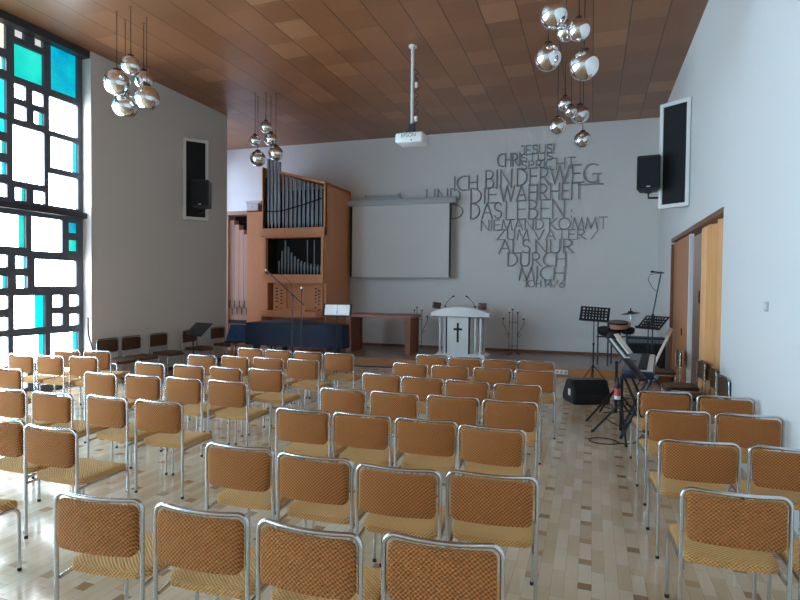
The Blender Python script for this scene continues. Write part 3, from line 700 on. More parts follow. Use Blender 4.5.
b = BM(); obx(b, -8.0, -6.42, OYF + .28, OYF + .34, ZP, 1.0); obj('lower_panel', b, M['oak'], t, smooth=0)
for q in ((OX0 + .13, OX0 + .15, 2.08, 3.02), (OX1 - .13, OX1 - .11, 2.08, 3.02), (OX0 + .05, OX0 + .06, 3.26, 4.6)):
    b = BM(); obx(b, q[0], q[1], OYF + .06, OYF + .75, q[2], q[3]); obj('inner_side', b, M['organ_dark'], t, smooth=0)
b = BM(); obx(b, OX0 + .1, OX1 - .1, OYF + .40, OYF + .43, 2.08, 4.3); obj('inner_panel', b, M['organ_dark'], t, smooth=0)
def pipe(x, y, z0, z1, r, mat, mouth=True):
    b = BM(); c = L3(x, y, 0); f = .16 + r
    lathe(b, [(r * .3, z0 - ZP), (r, z0 + f - ZP), (r, z1 - ZP), (r * .88, z1 - ZP), (r * .85, z1 - .04 - ZP)], 14, 0, None, (c[0], c[1], 0))
    if mouth: box(b, c[0] - r * .55, c[0] + r * .55, c[1] - r * 1.08, c[1] - r * .8, z0 + f - ZP, z0 + f + r * .7 - ZP)
    obj('pipe', b, mat, t, smooth=50)
for i, (x, zt, r) in enumerate(((-8.04, 5.10, .046), (-7.93, 5.34, .048), (-7.82, 5.32, .046), (-7.71, 5.0, .044))): pipe(x, OYF + .14, 3.26, zt, r, M['tin'])
NPIPE = 21
for i in range(NPIPE):
    x = -7.59 + i * (1.24 / (NPIPE - 1)); zt = 4.66 - (x + 7.62) * .27 - .02
    pipe(x, OYF + .14 + (.03 if i % 2 else 0), 3.26, zt, .024 - .0004 * i, M['tin'])
b = BM(); tube(b, [L3(-8.08, OYF + .07, 3.72), L3(-7.6, OYF + .07, 3.72), L3(-7.0, OYF + .07, 3.85), L3(-6.43, OYF + .07, 4.0)], .014, 6); obj('pipe_rail', b, M['organ_dark'], t)
for i in range(28):
    x = -7.72 + i * .0475; q = (i - 4) * .82
    zt = 2.96 - .16 * abs(q) if q < 0 else 2.30 + .66 * math.exp(-q / 5.2)
    zt = max(2.3, zt) - (.06 if i % 2 else 0)
    pipe(x, OYF + .16 + (.05 if i % 2 else 0), 2.08, zt, .0225, M['tin_dark'], False)
for x in (-6.98, -6.78, -6.52): pipe(x, OYF + .33, 2.08, 2.98, .012, M['tin'], False)

# bass pipe tower left of the organ
t = thing('bass_pipe_tower', 'oak cabinet of square wooden bass pipes left of organ', 'organ pipes', (-8.8, 12.40, ZP))
def bx2(b, x0, x1, y0, y1, z0, z1): box(b, x0 + 8.8, x1 + 8.8, y0 - 12.40, y1 - 12.40, z0 - ZP, z1 - ZP)
b = BM(); bx2(b, -8.78, -8.16, 12.36, 13.5, ZP, 3.76); obj('side_cabinet', b, M['oak'], t, smooth=0)
b = BM(); bx2(b, -9.42, -8.78, 12.36, 13.5, 3.70, 3.80); bx2(b, -9.46, -9.40, 12.36, 13.5, ZP, 3.80); obj('cabinet_frame', b, M['oak_light'], t, smooth=0)
b = BM(); bx2(b, -9.40, -8.78, 12.70, 12.75, ZP, 3.70); obj('cabinet_back', b, M['organ_dark'], t, smooth=0)
for i, zt in enumerate((3.57, 3.44, 3.30, 3.17)):
    x = -9.395 + i * .155
    b = BM(); bx2(b, x, x + .145, 12.44, 12.64, .84, zt); bx2(b, x + .02, x + .125, 12.42, 12.44, 1.15, 1.23); p = obj('wooden_pipe', b, M['oak_light'], t, smooth=0)
    b = BM(); c = (x + .07 + 8.8, .0, 0); tube(b, [(c[0] - .03, 0, 1.20), (c[0] - .03, -.01, 1.02), (c[0] + .05, -.01, 1.0), (c[0] + .05, 0, .82)], .014, 6); obj('wind_pipe', b, M['iron'], p)
b = BM(); bx2(b, -9.40, -8.78, 12.40, 12.7, .74, .84); obj('wind_chest', b, M['rubber'], t, smooth=0)
b = BM(); bx2(b, -9.40, -8.78, 12.42, 12.6, ZP, .74); obj('lower_panel', b, M['oak_light'], t, smooth=0)
t = thing('white_box', 'small white box with a dark side on top of the bass pipe cabinet', 'box', (-8.62, 12.62, 3.80))
b = BM(); rbox(b, -.22, .14, -.2, .2, 0.0, .20, .01, 1); obj('body', b, M['white'], t)
b = BM(); box(b, .14, .22, -.18, .18, .0, .16); obj('dark_side', b, M['navy'], t, smooth=0)
b = BM(); rbox(b, -.24, .24, -.22, .22, .20, .26, .01, 1); obj('lid', b, M['white'], t)
b = BM(); cyl(b, 0, 0, 0, .006, .012, 8); obj('knob', b, M['iron'], t, loc=(-.03, -.2, .1), rot=(PI / 2, 0, 0))

# ------------------------------------------------------------------ grand piano under a navy cover
t = thing('grand_piano', 'grand piano under a dark navy cover below the organ', 'piano', (-5.93, 10.35, 0), math.radians(-1))
out = [(-1.03, -.55), (-.35, -.55), (.95, -.50), (1.15, -.40), (1.20, -.2), (1.10, .05), (.7, .25), (.2, .45), (-.1, .72), (-.5, .85), (-1.03, .85)]
def plan(s, wav=0.0):
    o = []
    n = len(out)
    for i in range(n):
        a, c = Vector(out[i]), Vector(out[(i + 1) % n]); L = (c - a).length; k = max(1, int(L / .07))
        for j in range(k):
            p = a + (c - a) * (j / k); o.append((p, s + wav * math.sin(len(o) * 1.1) + wav * .6 * math.sin(len(o) * 2.3)))
    return [(p.x * (1 + q), p.y * (1 + q)) for p, q in o]
b = BM()
rings = [(0.998, 0.97, 0, 0), (0.99, 1.0, 0, 0), (0.955, 1.012, 0, 0), (0.80, 1.016, .004, 0), (0.52, 1.03, .010, 0)]
R = []
for z, s, w, _ in rings: R.append([b.verts.new((x, y, z - .03 * (x > 9))) for x, y in plan(s - 1, w)])
for a, c in zip(R, R[1:]):
    for j in range(len(a)): b.faces.new((a[j], a[(j + 1) % len(a)], c[(j + 1) % len(a)], c[j]))
b.faces.new(R[0]); obj('cover', b, M['cover'], t, smooth=40)
b = BM(); prism(b, [(x * .97, y * .97) for x, y in out], .56, .93); obj('case', b, M['black'], t, smooth=0)
for x, y in ((-.88, -.40), (-.88, .70), (.92, -.15)):
    b = BM(); lathe(b, [(.04, .05), (.05, .1), (.07, .35), (.085, .56)], 12, 0, None, (x, y, 0)); lg = obj('leg', b, M['black'], t)
    b = BM(); lathe(b, [(.0, 0), (.022, .004), (.025, .025), (.022, .045), (0, .05)], 10, 0, None, (x, y, 0)); obj('caster', b, M['iron'], lg)
b = BM(); rod(b, (-.85, .1, .1), (-.85, .1, .56), .015); rod(b, (-.75, .1, .1), (-.75, .1, .56), .015); rbox(b, -.95, -.65, .04, .16, .05, .11, .01, 1); obj('pedal_lyre', b, M['black'], t)
t = thing('piano_bench', 'light wooden chair with arms at the piano keyboard end', 'chair', (-7.36, 10.25, 0), math.radians(-80))
b = BM(); rbox(b, -.22, .22, -.2, .2, .42, .46, .01, 1); obj('seat', b, M['stage_wood'], t)
for x in (-.2, .2):
    for y in (-.18, .18):
        b = BM(); box(b, x - .02, x + .02, y - .02, y + .02, 0, .42 if y > 0 else .78); obj('leg', b, M['stage_wood'], t, smooth=0)
b = BM(); rbox(b, -.2, .2, -.2, -.17, .62, .80, .01, 1); obj('backrest', b, M['stage_wood'], t)

# ------------------------------------------------------------------ stands and microphones
def tripod_parts(t, h0, spread, mat=None, n=3, a0=.4):
    mat = mat or M['blackmetal']
    for i in range(n):
        a = a0 + i * 2 * PI / n; c, s = math.cos(a), math.sin(a)
        b = BM(); rod(b, (c * .02, s * .02, h0), (c * spread, s * spread, .012), .009, 6); lg = obj('leg', b, mat, t)
        b = BM(); rod(b, (c * (spread - .03), s * (spread - .03), .028), (c * (spread + .015), s * (spread + .015), .010), .0105, 6); obj('rubber_foot', b, M['rubber'], lg)
    b = BM(); cyl(b, 0, 0, h0 - .03, h0 + .03, .02, 10); obj('hub', b, mat, t)
def desk(bm, w, h, nx, ny, mat):
    """music-stand desk with a grid of square holes: crossing bars plus a lip"""
    bw, bh = w / (nx * 2 + 1), h / (ny * 2 + 1)
    e = .045
    box(bm, -w / 2, w / 2, -.002, .002, 0, e, 0, mat); box(bm, -w / 2, w / 2, -.002, .002, h - e * .7, h, 0, mat)
    box(bm, -w / 2, -w / 2 + e, -.002, .002, e, h - e * .7, 0, mat); box(bm, w / 2 - e, w / 2, -.002, .002, e, h - e * .7, 0, mat)
    iw, ih = w - 2 * e, h - 1.7 * e
    for i in range(1, nx): x = -w / 2 + e + iw * i / nx; box(bm, x - iw / nx * .32, x + iw / nx * .32, -.002, .002, e, h - e * .7, 0, mat)
    for j in range(1, ny): z = e + ih * j / ny; box(bm, -w / 2 + e, w / 2 - e, -.0018, .0018, z - ih / ny * .3, z + ih / ny * .3, 0, mat)
    box(bm, -w / 2, w / 2, -.05, 0, -.006, 0.0, 0, mat); box(bm, -w / 2, w / 2, -.05, -.046, 0, .02, 0, mat)
def music_stand(label, loc, rz, zd, tilt, w=.52, h=.32, group=None, roll=0.0, solid=False):
    t = thing('music_stand', label, 'music stand', loc, rz, group)
    tripod_parts(t, .30, .26)
    b = BM(); cyl(b, 0, 0, .06, .72, .013, 10); obj('lower_tube', b, M['blackmetal'], t)
    b = BM(); cyl(b, 0, 0, .72, zd + h * .35, .009, 10); cyl(b, 0, 0, .70, .76, .02, 10); obj('upper_tube', b, M['blackmetal'], t)
    m = T(0, -.02, zd) @ RY(roll) @ RX(-tilt)
    b = BM()
    if solid: rbox(b, -w / 2, w / 2, -.006, .006, 0, h, .003, 1, 0, m); box(b, -w / 2, w / 2, -.05, 0, -.006, 0, 0, m)
    else: desk(b, w, h, 8, 4, m)
    obj('desk', b, M['blackmetal'], t, smooth=0)
    return t, m
music_stand('black perforated music stand upright on the floor before the platform', (.05, 11.0, 0), math.radians(-6), 1.17, math.radians(26), .54, .30, None, .05)
music_stand('black perforated music stand tilted flat behind the keyboards', (.98, 10.75, 0), math.radians(-44), 1.07, math.radians(50), .50, .36)
music_stand('black music stand by the dark chairs at the left wall', (-7.26, 8.5, 0), math.radians(-8), .80, math.radians(52), .46, .38, None, 0, True)
t, m = music_stand('black music stand with open white sheets in front of the covered piano', (-4.72, 9.6, 0), math.radians(12), 1.20, math.radians(20), .58, .26, None, 0, True)
b = BM(); box(b, -.25, -.003, -.012, -.008, .02, .235, 0, m); box(b, .003, .25, -.012, -.008, .02, .235, 0, m)
tag(obj('sheet_music', b, M['paper'], None, loc=(-4.72, 9.6, 0), rot=(0, 0, math.radians(12)), smooth=0), 'two white music sheets on the stand in front of the piano', 'sheet music')
t, m = music_stand('dark blue-backed music stand at the keyboard end of the piano', (-7.20, 9.75, 0), math.radians(12), .56, math.radians(38), .46, .46, None, 0, True)
b = BM(); rbox(b, -.22, .22, -.03, -.010, .005, .45, .004, 1, 0, m); tag(obj('folder', b, M['folder'], None, loc=(-7.20, 9.75, 0), rot=(0, 0, math.radians(12))), 'navy blue folder resting on the music stand at the piano end', 'folder')
def mic_stand(label, loc, rz, zp, boom=None, a0=.4):
    t = thing('microphone_stand', label, 'microphone stand', loc, rz)
    tripod_parts(t, .22, .30, None, 3, a0)
    b = BM(); cyl(b, 0, 0, .05, zp * .55, .015, 10); cyl(b, 0, 0, zp * .55, zp, .011, 10); cyl(b, 0, 0, zp * .53, zp * .57, .018, 10); obj('pole', b, M['blackmetal'], t)
    if boom:
        (a, c) = boom; b = BM(); rod(b, a, c, .011, 8); obj('boom_arm', b, M['blackmetal'], t)
        b = BM(); sphere(b, (0, 0, zp), .025, 12, 8); obj('clutch', b, M['blackmetal'], t)
    return t
def mic(label, p, d, mat, r=.022, L=.16):
    d = Vector(d).normalized(); p = Vector(p); b = BM()
    tube(b, [p - d * L, p - d * .05, p - d * .03], [.011, .015, .019], 10); t = obj('microphone', b, M['black'], None)
    tag(t, label, 'microphone')
    b = BM(); tube(b, [p - d * .035, p - d * .02, p, p + d * .012, p + d * .02], [.016, r, r, r * .8, r * .3], 12); obj('grille', b, mat, t)
mic_stand('black boom microphone stand reaching left over the piano', (-5.48, 9.2, 0), 0, 1.60, ((-.55, 0, 2.05), (.25, 0, 1.42)))
mic('silver-tipped microphone at the left end of the long boom', (-6.09, 9.2, 2.10), (-.75, 0, .55), M['blade'], .02)
mic_stand('straight black microphone stand right of the boom stand', (-5.31, 9.25, 0), 0, 1.58, None, 1.2)
mic('silver microphone upright on the straight stand by the piano', (-5.31, 9.25, 1.76), (0, 0, 1), M['blade'], .028, .2)
b = BM(); tube(b, [(-6.0, 9.2, 2.04), (-5.75, 9.22, 2.01), (-5.55, 9.24, 1.85), (-5.48, 9.2, 1.62)], .004, 5); tag(obj('microphone_cable', b, M['rubber'], None), 'thin black cable hanging under the boom arm', 'cable')
mic_stand('black boom microphone stand rising high by the right wall corner', (1.11, 11.34, 0), 0, 1.30, ((-.02, 0, 1.22), (.13, 0, 2.13)))
mic('black microphone on top of the boom near the right wall', (1.07, 11.32, 2.13), (-1, -.1, .12), M['black'], .024, .22)
b = BM(); tube(b, [(1.23, 11.34, 2.10), (1.05, 11.33, 2.08), (1.01, 11.33, 1.98), (1.09, 11.33, 1.82), (1.16, 11.33, 1.75)], .006, 5); tag(obj('microphone_cable', b, M['rubber'], None), 'black cable loop hanging from the microphone near right wall', 'cable')

# ------------------------------------------------------------------ console table, pulpit, candelabra
t = thing('console_table', 'long reddish brown console table against wall below the screen', 'table', (-4.86, 12.45, ZP), rzb * .5)
b = BM(); rbox(b, -.86, .86, -.38, .42, .87, .95, .006, 1); obj('table_top', b, M['mahogany'], t)
for x in (-.80, .72):
    b = BM(); box(b, x - .03, x + .1, -.36, -.28, 0, .87); box(b, x - .03, x + .1, .30, .38, 0, .87); box(b, x + .0, x + .07, -.28, .30, 0.0, .87); obj('leg_panel', b, M['mahogany'], t, smooth=0)
PX, PY = -2.86, 12.45
t = thing('pulpit', 'white pulpit with a black cross on the platform', 'pulpit', (PX, PY, ZP))
b = BM(); prism(b, [(-.62, -.24), (.60, -.24), (.60, .40), (-.62, .40)], 0, .05); prism(b, [(-.56, -.2), (.55, -.2), (.55, .36), (-.56, .36)], .05, .08); obj('base', b, M['white'], t, smooth=0)
b = BM(); box(b, -.31, .19, -.20, -.14, .08, .95); fp = obj('front_panel', b, M['white'], t, smooth=0)
b = BM(); box(b, -.34, -.31, -.20, -.13, .08, .95); obj('black_edge', b, M['rubber'], fp, smooth=0)
b = BM(); box(b, .19, .22, -.20, -.13, .08, .95); obj('black_edge', b, M['rubber'], fp, smooth=0)
b = BM(); box(b, -.075, -.035, -.220, -.20, .35, .80); box(b, -.155, .045, -.220, -.20, .63, .675); obj('cross', b, M['rubber'], fp, smooth=0)
b = BM(); prism(b, [(.175, -.15), (.46, .1), (.44, .13), (.17, -.11)], .08, .95); obj('side_panel', b, M['white'], t, smooth=0)
b = BM(); prism(b, [(-.275, -.15), (-.50, .1), (-.48, .13), (-.27, -.11)], .08, .95); obj('side_panel', b, M['white'], t, smooth=0)
for x, y in ((-.50, -.12), (-.38, -.10), (.34, -.10), (.47, -.12), (-.50, .25), (.47, .25)):
    b = BM(); lathe(b, [(.05, .08), (.05, .11), (.032, .13), (.028, .5), (.032, .90), (.05, .92), (.05, .95)], 12, 0, None, (x, y, 0)); obj('column', b, M['white'], t)
b = BM()
N = 14
vs = []
for i in range(N + 1):
    x = -.70 + 1.38 * i / N; q = (2 * i / N - 1); zt = 1.05 + .14 * (1 - q * q); 
    vs.append([b.verts.new(p) for p in ((x, -.30 + .06 * q * q, .95), (x, -.27 + .06 * q * q, zt - .02), (x, .36, zt + .02), (x, .36, .95))])
for a, c in zip(vs, vs[1:]):
    for j in range(4): b.faces.new((a[j], a[(j + 1) % 4], c[(j + 1) % 4], c[j]))
b.faces.new(vs[0]); b.faces.new(list(reversed(vs[-1]))); obj('desk', b, M['white'], t, smooth=50)
b = BM(); box(b, -.66, .64, -.25, .34, .935, .95); obj('underside', b, M['rubber'], t, smooth=0)
for x, w, a in ((-.64, 'left', .5), (.47, 'right', 0)):
    b = BM(); rbox(b, -.085, .085, -.09, .09, 0, .15, .012, 2); tag(obj('wooden_block', b, M['brown'], None, loc=(PX + x, PY + .02, ZP + 1.115), rot=(0, .12 if a else 0, a)), 'dark brown wooden block on the %s end of the white pulpit' % w, 'block', 'brown blocks on the pulpit')
for s, w in ((-1, 'left'), (1, 'right')):
    t = thing('gooseneck_microphone', 'thin black gooseneck microphone on the %s half of the pulpit' % w, 'microphone', (PX - .06 + s * .36, PY + .0, ZP + 1.152))
    b = BM(); cyl(b, 0, 0, 0, .04, .025, 10); obj('base', b, M['black'], t)
    b = BM(); tube(b, [(0, 0, .03), (-s * .03, 0, .10), (-s * .12, 0, .20), (-s * .18, -.0, .25)], .007, 6); obj('neck', b, M['blackmetal'], t)
    b = BM(); rod(b, (-s * .17, 0, .245), (-s * .225, 0, .272), .015, 8); obj('capsule', b, M['black'], t)
def candelabrum(label, where, loc):
    t = thing('candelabrum', label, 'candelabrum', loc, 0)
    b = BM()
    for a in (0, 2.1, 4.2): tube(b, [(.05 * math.cos(a), .05 * math.sin(a), .06), (.12 * math.cos(a), .12 * math.sin(a), .05), (.17 * math.cos(a), .17 * math.sin(a), .0085)], .008, 6)
    for z in (.22, .80): tube(b, [(-.1, 0, z), (.1, 0, z)], .006, 6)
    obj('base', b, M['iron'], t)
    tops = [(-.10, .0, 1.02), (-.02, -.04, 1.10), (.10, .0, 1.02)]
    for x, y, z in tops[:3]:
        b = BM(); rod(b, (x, y, .02), (x, y, z), .007, 6); obj('upright', b, M['iron'], t)
    for s in (-1, 1):
        b = BM(); tube(b, [(s * .10, 0, .50)] + [(s * (.10 + .16 * math.sin(q * .17)), 0, .50 + .42 * (q / 10)) for q in range(1, 9)] + [(s * .24, 0, .86), (s * .22, 0, .87)], .006, 6); tube(b, [(s * (.15 + .035 * math.cos(q)), 0, .48 + .035 * math.sin(q)) for q in [k * .5 for k in range(11)]], .005, 5); obj('curled_arm', b, M['iron'], t)
    allt = tops + [(-.24, 0, .87), (.24, 0, .87)]
    for x, y, z in allt:
        b = BM(); lathe(b, [(.008, z - .01), (.03, z), (.032, z + .012), (.012, z + .012), (.012, z + .03)], 10, 0, None, (x, y, 0)); obj('candle_cup', b, M['iron'], t)
        b = BM(); cyl(b, 0, 0, 0, .10, .011, 8); tag(obj('candle', b, M['wax'], None, loc=(loc[0] + x, loc[1] + y, loc[2] + z + .0305)), 'white candle on the iron candelabrum ' + where, 'candle', 'candles ' + where)
candelabrum('dark wrought iron candelabrum right of the white pulpit', 'right of the pulpit', (-1.77, 13.2, ZP))
candelabrum('dark wrought iron candelabrum at the end of the console table', 'beside the console table', (-4.17, 13.15, ZP))

# ------------------------------------------------------------------ band corner on the right
t = thing('monitor_wedge', 'black floor monitor speaker with a white label', 'speaker', (-.06, 9.02, 0), math.radians(24))
pr = [(-.24, 0), (.22, 0), (.25, .10), (.08, .37), (-.14, .37), (-.25, .16)]
b = BM(); prism(b, pr, -.29, .29, 0, Matrix(((0, 0, 1, 0), (1, 0, 0, 0), (0, 1, 0, 0), (0, 0, 0, 1)))); bmesh.ops.bevel(b, geom=list(b.edges), offset=.02, segments=2, affect='EDGES'); obj('cabinet', b, M['black'], t)
b = BM(); box(b, -.26, .26, -.004, .006, .04, .27, 0, T(0, -.25, .155) @ RX(math.radians(-27)) @ T(0, 0, -.03)); obj('front_grille', b, M['grille'], t, smooth=0)
b = BM(); box(b, -.297, -.290, -.10, -.02, .12, .22); obj('label_plate', b, M['paper'], t, smooth=0)
t = thing('socket_strip', 'white triple power socket on the wooden platform front', 'socket', (-.55, yp(-.55) - .025, .10), math.atan(.015))
b = BM(); rbox(b, -.13, .13, -.03, 0, -.04, .045, .006, 1); obj('plate', b, M['white'], t)
for i in range(3):
    b = BM(); lathe(b, [(.03, 0), (.03, .006), (.022, .006), (.02, .002)], 14, 0, T(-.083 + i * .083, -.03, .002) @ RX(PI / 2)); obj('socket', b, M['case_gray'], t)
# drum kit
t = thing('electronic_drum_kit', 'small drum kit with tan wooden top pad on black legs', 'drums', (.42, 12.3, ZP))
b = BM()
for x, y in ((-.28, -.05), (-.08, -.12), (.0, .2), (.3, .2)): rod(b, (x, y, 0), (x, y, .92), .016, 8)
tube(b, [(-.30, .0, .60), (-.08, -.12, .62), (.2, -.1, .62), (.36, .2, .62)], .016, 8); rod(b, (-.28, -.05, .25), (-.08, -.12, .25), .012, 8); obj('rack', b, M['blackmetal'], t)
def drum(c, r, h, tilt, sh, name):
    m = T(*c) @ RX(tilt)
    b = BM(); lathe(b, [(r * .95, 0), (r, .01), (r, h - .01), (r * .97, h)], 22, 0, m); q = obj(name, b, sh, t)
    b = BM(); lathe(b, [(r * 1.03, h - .03), (r * 1.05, h - .015), (r * 1.03, h + .006), (r * .97, h + .006)], 22, 0, m); obj('rim', b, M['blackmetal'], q)
drum((.0, -.1, .62), .17, .14, .25, M['black'], 'drum_pad'); drum((.12, .0, .80), .20, .13, .15, M['tan'], 'snare_drum'); drum((-.16, -.12, .70), .13, .08, .5, M['black'], 'drum_pad'); drum((.30, -.06, .72), .14, .07, .3, M['black'], 'drum_pad')
b = BM(); box(b, -.10, .36, -.1, .2, .83, .93); obj('wooden_top', b, M['tan'], t, smooth=0)
t = thing('cymbal_stand', 'dark cymbal on a thin stand behind the tan drum', 'cymbal', (.79, 12.52, ZP))
tripod_parts(t, .35, .25)
b = BM(); cyl(b, 0, 0, .1, 1.20, .009, 8); obj('pole', b, M['chrome'], t)
b = BM(); lathe(b, [(.19, -.02), (.19, -.016), (.06, .012), (.045, .035), (.0, .042)], 28, 0, T(0, 0, 1.12) @ RY(-.12) @ RX(.06)); obj('cymbal', b, M['cymbal'], t)
b = BM(); lathe(b, [(.014, .0), (.014, .06), (.0, .07)], 8, 0, T(0, 0, 1.15)); obj('wing_nut', b, M['black'], t)
# amplifier
t = thing('guitar_amplifier', 'large black amplifier with control strip on the platform', 'amplifier', (1.04, 11.95, ZP), 0)
b = BM(); rbox(b, -.36, .36, -.15, .17, 0, .66, .02, 2); obj('cabinet', b, M['black'], t)
b = BM(); rbox(b, -.33, .33, -.165, -.145, .04, .52, .006, 1); obj('front_grille', b, M['grille'], t)
b = BM(); box(b, -.33, .33, -.16, -.148, .55, .62); cp = obj('control_panel', b, M['gray'], t, smooth=0)
for i in range(8):
    b = BM(); cyl(b, 0, 0, 0, .015, .011, 8); obj('knob', b, M['black'], cp, loc=(-.26 + i * .07, -.16, .585), rot=(PI / 2, 0, 0))
# guitar leaning on the amplifier
t = thing('electric_guitar', 'guitar with a pale neck leaning beside the amplifier', 'guitar', (1.00, 11.15, 0), 0)
m = T(0, 0, 0.012) @ RY(math.radians(22)) @ RZ(math.radians(-35))
b = BM(); body = [(.15 * math.cos(a) * (1 + .18 * math.cos(2 * a)) * (1.0), .21 + .19 * math.sin(a)) for a in [2 * PI * i / 28 for i in range(28)]]
prism(b, body, -.022, .022, 0, m @ Matrix(((1, 0, 0, 0), (0, 0, 1, 0), (0, 1, 0, 0), (0, 0, 0, 1)))); obj('body', b, M['black'], t, smooth=40)
b = BM(); box(b, -.024, .024, -.036, -.020, .36, .98, 0, m); obj('neck', b, M['sunburst'], t, smooth=0)
b = BM(); box(b, -.04, .035, -.034, -.020, .98, 1.14, 0, m); hd = obj('headstock', b, M['sunburst'], t, smooth=0)
for i in range(3):
    for s in (-1, 1):
        b = BM(); rod(b, m @ Vector((s * .035, -.027, 1.0 + i * .045)), m @ Vector((s * .058, -.027, 1.0 + i * .045)), .007, 6); obj('tuning_peg', b, M['chrome'], hd)
# keyboards
def keyboard(label, a, c, w, th, body, keys_side, group=None, keylen=(0, 1), panel=True, keyfrac=.45):
    A, Cc = Vector(a), Vector(c); d = Cc - A; L = d.length; d.normalize(); sx = d.cross(Vector((0, 0, 1))).normalized(); up = sx.cross(d)
    m = Matrix(((sx.x, d.x, up.x, A.x), (sx.y, d.y, up.y, A.y), (sx.z, d.z, up.z, A.z), (0, 0, 0, 1)))
    t = thing('keyboard', label, 'keyboard', A)
    mm = T(-A.x, -A.y, -A.z) @ m
    b = BM(); rbox(b, -w / 2, w / 2, 0, L, -th, 0, .012, 2, 0, mm); obj('housing', b, body, t)
    k0, k1 = (0.0, w / 2 - .015) if keys_side > 0 else (-w / 2 + .015, 0.0)
    if keyfrac != .45: k0, k1 = (-w / 2 + .01, w / 2 - .01)
    ya, yb_ = .04 + (L - .08) * keylen[0], .04 + (L - .08) * keylen[1]
    b = BM(); n = int((yb_ - ya) / .0235)
    for i in range(n): box(b, k0, k1, ya + i * .0235, ya + i * .0235 + .022, 0.0, .012, 0, mm)
    obj('white_keys', b, M['white'], t, smooth=0)
    b = BM()
    for i in range(n):
        if i % 7 in (0, 1, 3, 4, 5): 
            y = ya + i * .0235 + .016; x0, x1 = (k0, k0 + (k1 - k0) * .62) if keys_side > 0 else (k1 - (k1 - k0) * .62, k1); box(b, x0, x1, y, y + .012, .012, .022, 0, mm)
    obj('black_keys', b, M['black'], t, smooth=0)
    if panel:
        p0, p1 = (-w / 2 + .012, -.006) if keys_side > 0 else (.006, w / 2 - .012)
        b = BM(); box(b, p0, p1, .03, L - .03, 0, .008, 0, mm); pn = obj('control_panel', b, M['gray'], t, smooth=0)
        b = BM(); box(b, p0 + .03, p1 - .03, L * .42, L * .56, .008, .012, 0, mm); obj('display', b, M['black'], pn, smooth=0)
    return mm
keyboard('navy digital piano with white keys nearest the right chairs', (.50, 6.62, .862), (.66, 8.0, .91), .34, .085, M['navy'], 1)
keyboard('slim black keyboard standing slanted left of the navy digital piano', (.53, 6.25, .845), (.25, 7.6, 1.145), .085, .035, M['blackmetal'], -1, None, (.45, 1.0), False, .9)
b = BM(); box(b, -.035, .035, 0, .012, 0, .42, 0, T(.46, 8.0, 1.0) @ RZ(.5) @ RX(math.radians(-40))); box(b, -.15, .15, .012, .02, -.01, .4, 0, T(.53, 8.06, .98) @ RX(math.radians(-40)))
b.free()
b = BM(); box(b, -.06, .06, -.006, .006, 0, .32, 0, RX(math.radians(-40))); tag(obj('sheet_music', b, M['paper'], None, loc=(.50, 7.80, .935), rot=(0, 0, math.radians(60)), smooth=0), 'narrow white music sheet standing at the far end of the keyboards', 'sheet music')
t = thing('keyboard_stand', 'black crossed-leg stand under the navy digital piano', 'stand', (.57, 7.3, 0), math.radians(-6))
for y in (-.40, .42):
    for s in (-1, 1):
        b = BM(); rod(b, (s * .17, y, .02), (-s * .15, y, .755), .016, 8); obj('leg', b, M['blackmetal'], t)
b = BM()
for x in (-.17, .17): rod(b, (x, -.42, .02), (x, .44, .02), .016, 8)
for x in (-.15, .15): rod(b, (x, -.44, .765), (x, .44, .765), .016, 8)
obj('rails', b, M['blackmetal'], t)
t = thing('tripod_stand', 'black tripod stand with wide braced legs before the keyboards', 'stand', (.36, 7.02, 0), 0)
for (fx, fy) in ((.04, -.42), (-.32, .10), (.30, .28)):
    b = BM(); rod(b, (0, 0, .42), (fx, fy, .014), .013, 8); lg = obj('leg', b, M['blackmetal'], t)
    b = BM(); rod(b, (0, 0, .12), (fx * .55, fy * .55, .20), .007, 6); obj('brace', b, M['blackmetal'], lg)
    b = BM(); rod(b, (fx * .94, fy * .94, .03), (fx * 1.04, fy * 1.04, .013), .016, 8); obj('rubber_foot', b, M['rubber'], lg)
b = BM(); cyl(b, 0, 0, .08, .74, .02, 12); cyl(b, 0, 0, .38, .46, .03, 12); obj('pole', b, M['blackmetal'], t)
t = thing('tripod_stand', 'black tripod stand farther back beside the floor monitor', 'stand', (.34, 8.0, 0), 0)
for (fx, fy) in ((-.38, -.35), (-.2, .3), (.30, .1)):
    b = BM(); rod(b, (0, 0, .42), (fx, fy, .014), .013, 8); lg = obj('leg', b, M['blackmetal'], t)
    b = BM(); rod(b, (0, 0, .12), (fx * .55, fy * .55, .20), .007, 6); obj('brace', b, M['blackmetal'], lg)
b = BM(); cyl(b, 0, 0, .08, .80, .02, 12); obj('pole', b, M['blackmetal'], t)
t = thing('bottle', 'dark bottle with a red and white label held on the tripod', 'bottle', (.31, 6.93, .46), 0)
b = BM(); lathe(b, [(.0, 0), (.034, .002), (.036, .02), (.036, .17), (.014, .23), (.014, .27), (.0, .272)], 16); obj('body', b, M['black'], t)
b = BM(); lathe(b, [(.0365, .06), (.0375, .06), (.0375, .145), (.0365, .145)], 16); obj('red_label', b, M['red'], t)
b = BM(); lathe(b, [(.0365, .015), (.0375, .015), (.0375, .058), (.0365, .058)], 16); obj('white_label', b, M['paper'], t)
b = BM(); tube(b, [(.16 + .16 * math.cos(a), 6.74 + .13 * math.sin(a), .007) for a in [2 * PI * i / 26 for i in range(25)]] + [(.5, 6.78, .007), (.62, 7.2, .007)], .006, 6); tag(obj('cable', b, M['rubber'], None), 'black cable looped on the floor below the tripod stand', 'cable')
b = BM(); tube(b, [(-5.2, 11.2, .01), (-4.9, 11.05, .01), (-4.4, 11.1, .01), (-4.0, 11.2, .01), (-3.6, 11.15, .01)], .012, 6); tag(obj('cable', b, M['rubber'], None), 'black cable on the floor along the platform below the table', 'cable')
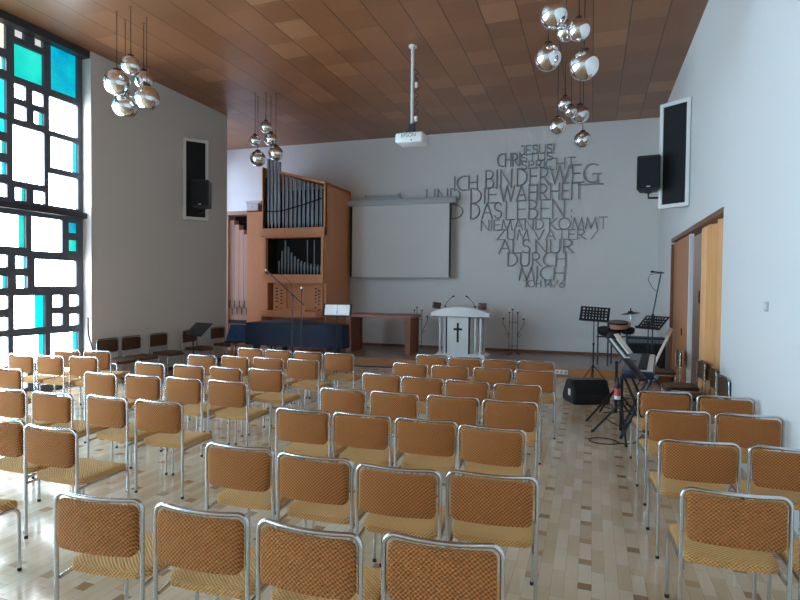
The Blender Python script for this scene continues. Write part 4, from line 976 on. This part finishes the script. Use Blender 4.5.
b = BM(); tube(b, [(.3, 9.9, .008), (.6, 9.5, .008), (.35, 9.2, .008), (.7, 8.9, .008), (.5, 8.5, .008), (.2, 8.3, .008)], .007, 6); tag(obj('cable', b, M['rubber'], None), 'black cable winding on the floor beside the floor monitor', 'cable')
t = thing('pedal_board', 'small black effects pedal on the floor under keyboards', 'pedal', (.95, 9.15, 0), .3)
b = BM(); rbox(b, -.15, .15, -.1, .1, 0, .06, .01, 1); obj('housing', b, M['black'], t)
b = BM(); cyl(b, -.08, 0, .06, .075, .02, 10); cyl(b, .08, 0, .06, .075, .02, 10); obj('foot_switch', b, M['chrome'], t)
b = BM(); tube(b, [(XL + .02, 7.02, 1.2), (XL - .02, 7.06, .9), (XL + .05, 7.10, .6), (XL + .03, 7.06, .3), (XL + .04, 7.0, .01)], .012, 6); tag(obj('cable', b, M['rubber'], None), 'black cable hanging at the far edge of the coloured window', 'cable')

# unseen point light added to brighten the recess behind the folding door
ld = bpy.data.lights.new('recess_fill_light', 'POINT'); ld.energy = 9; ld.shadow_soft_size = .15; ld.color = (.9, .96, 1)
lo = bpy.data.objects.new('recess_fill_light', ld); COL.objects.link(lo); lo.location = (XR + .8, 10.6, 2.6)
# ------------------------------------------------------------------ world, camera, colour
w = bpy.data.worlds.new('sky'); S.world = w; w.use_nodes = True
bg = w.node_tree.nodes['Background']; bg.inputs[0].default_value = (.55, .7, 1, 1); bg.inputs[1].default_value = .6

F_PX, YAW, PIT, ROLL = 540.0, .341, .0243, .0103
fwd = Vector((-math.sin(YAW) * math.cos(PIT), math.cos(YAW) * math.cos(PIT), -math.sin(PIT)))
r = Vector((math.cos(YAW), math.sin(YAW), 0)); u = r.cross(fwd)
r2 = r * math.cos(ROLL) + u * math.sin(ROLL); u2 = -r * math.sin(ROLL) + u * math.cos(ROLL)
cam = bpy.data.cameras.new('camera'); co = bpy.data.objects.new('camera', cam); COL.objects.link(co)
co.matrix_world = Matrix(((r2.x, u2.x, -fwd.x, 0), (r2.y, u2.y, -fwd.y, 0), (r2.z, u2.z, -fwd.z, 1.79), (0, 0, 0, 1)))
cam.sensor_fit = 'HORIZONTAL'; cam.sensor_width = 36; cam.lens = F_PX / 800 * 36; cam.clip_start = .05
S.camera = co
vs = S.view_settings; vs.view_transform = 'Standard'; vs.look = 'None'; vs.gamma = 1; vs.exposure = 0.08; vs.use_curve_mapping = False
S.cycles.use_denoising = True
S.cycles.max_bounces = 10; S.cycles.diffuse_bounces = 6; S.cycles.sample_clamp_indirect = 6.0
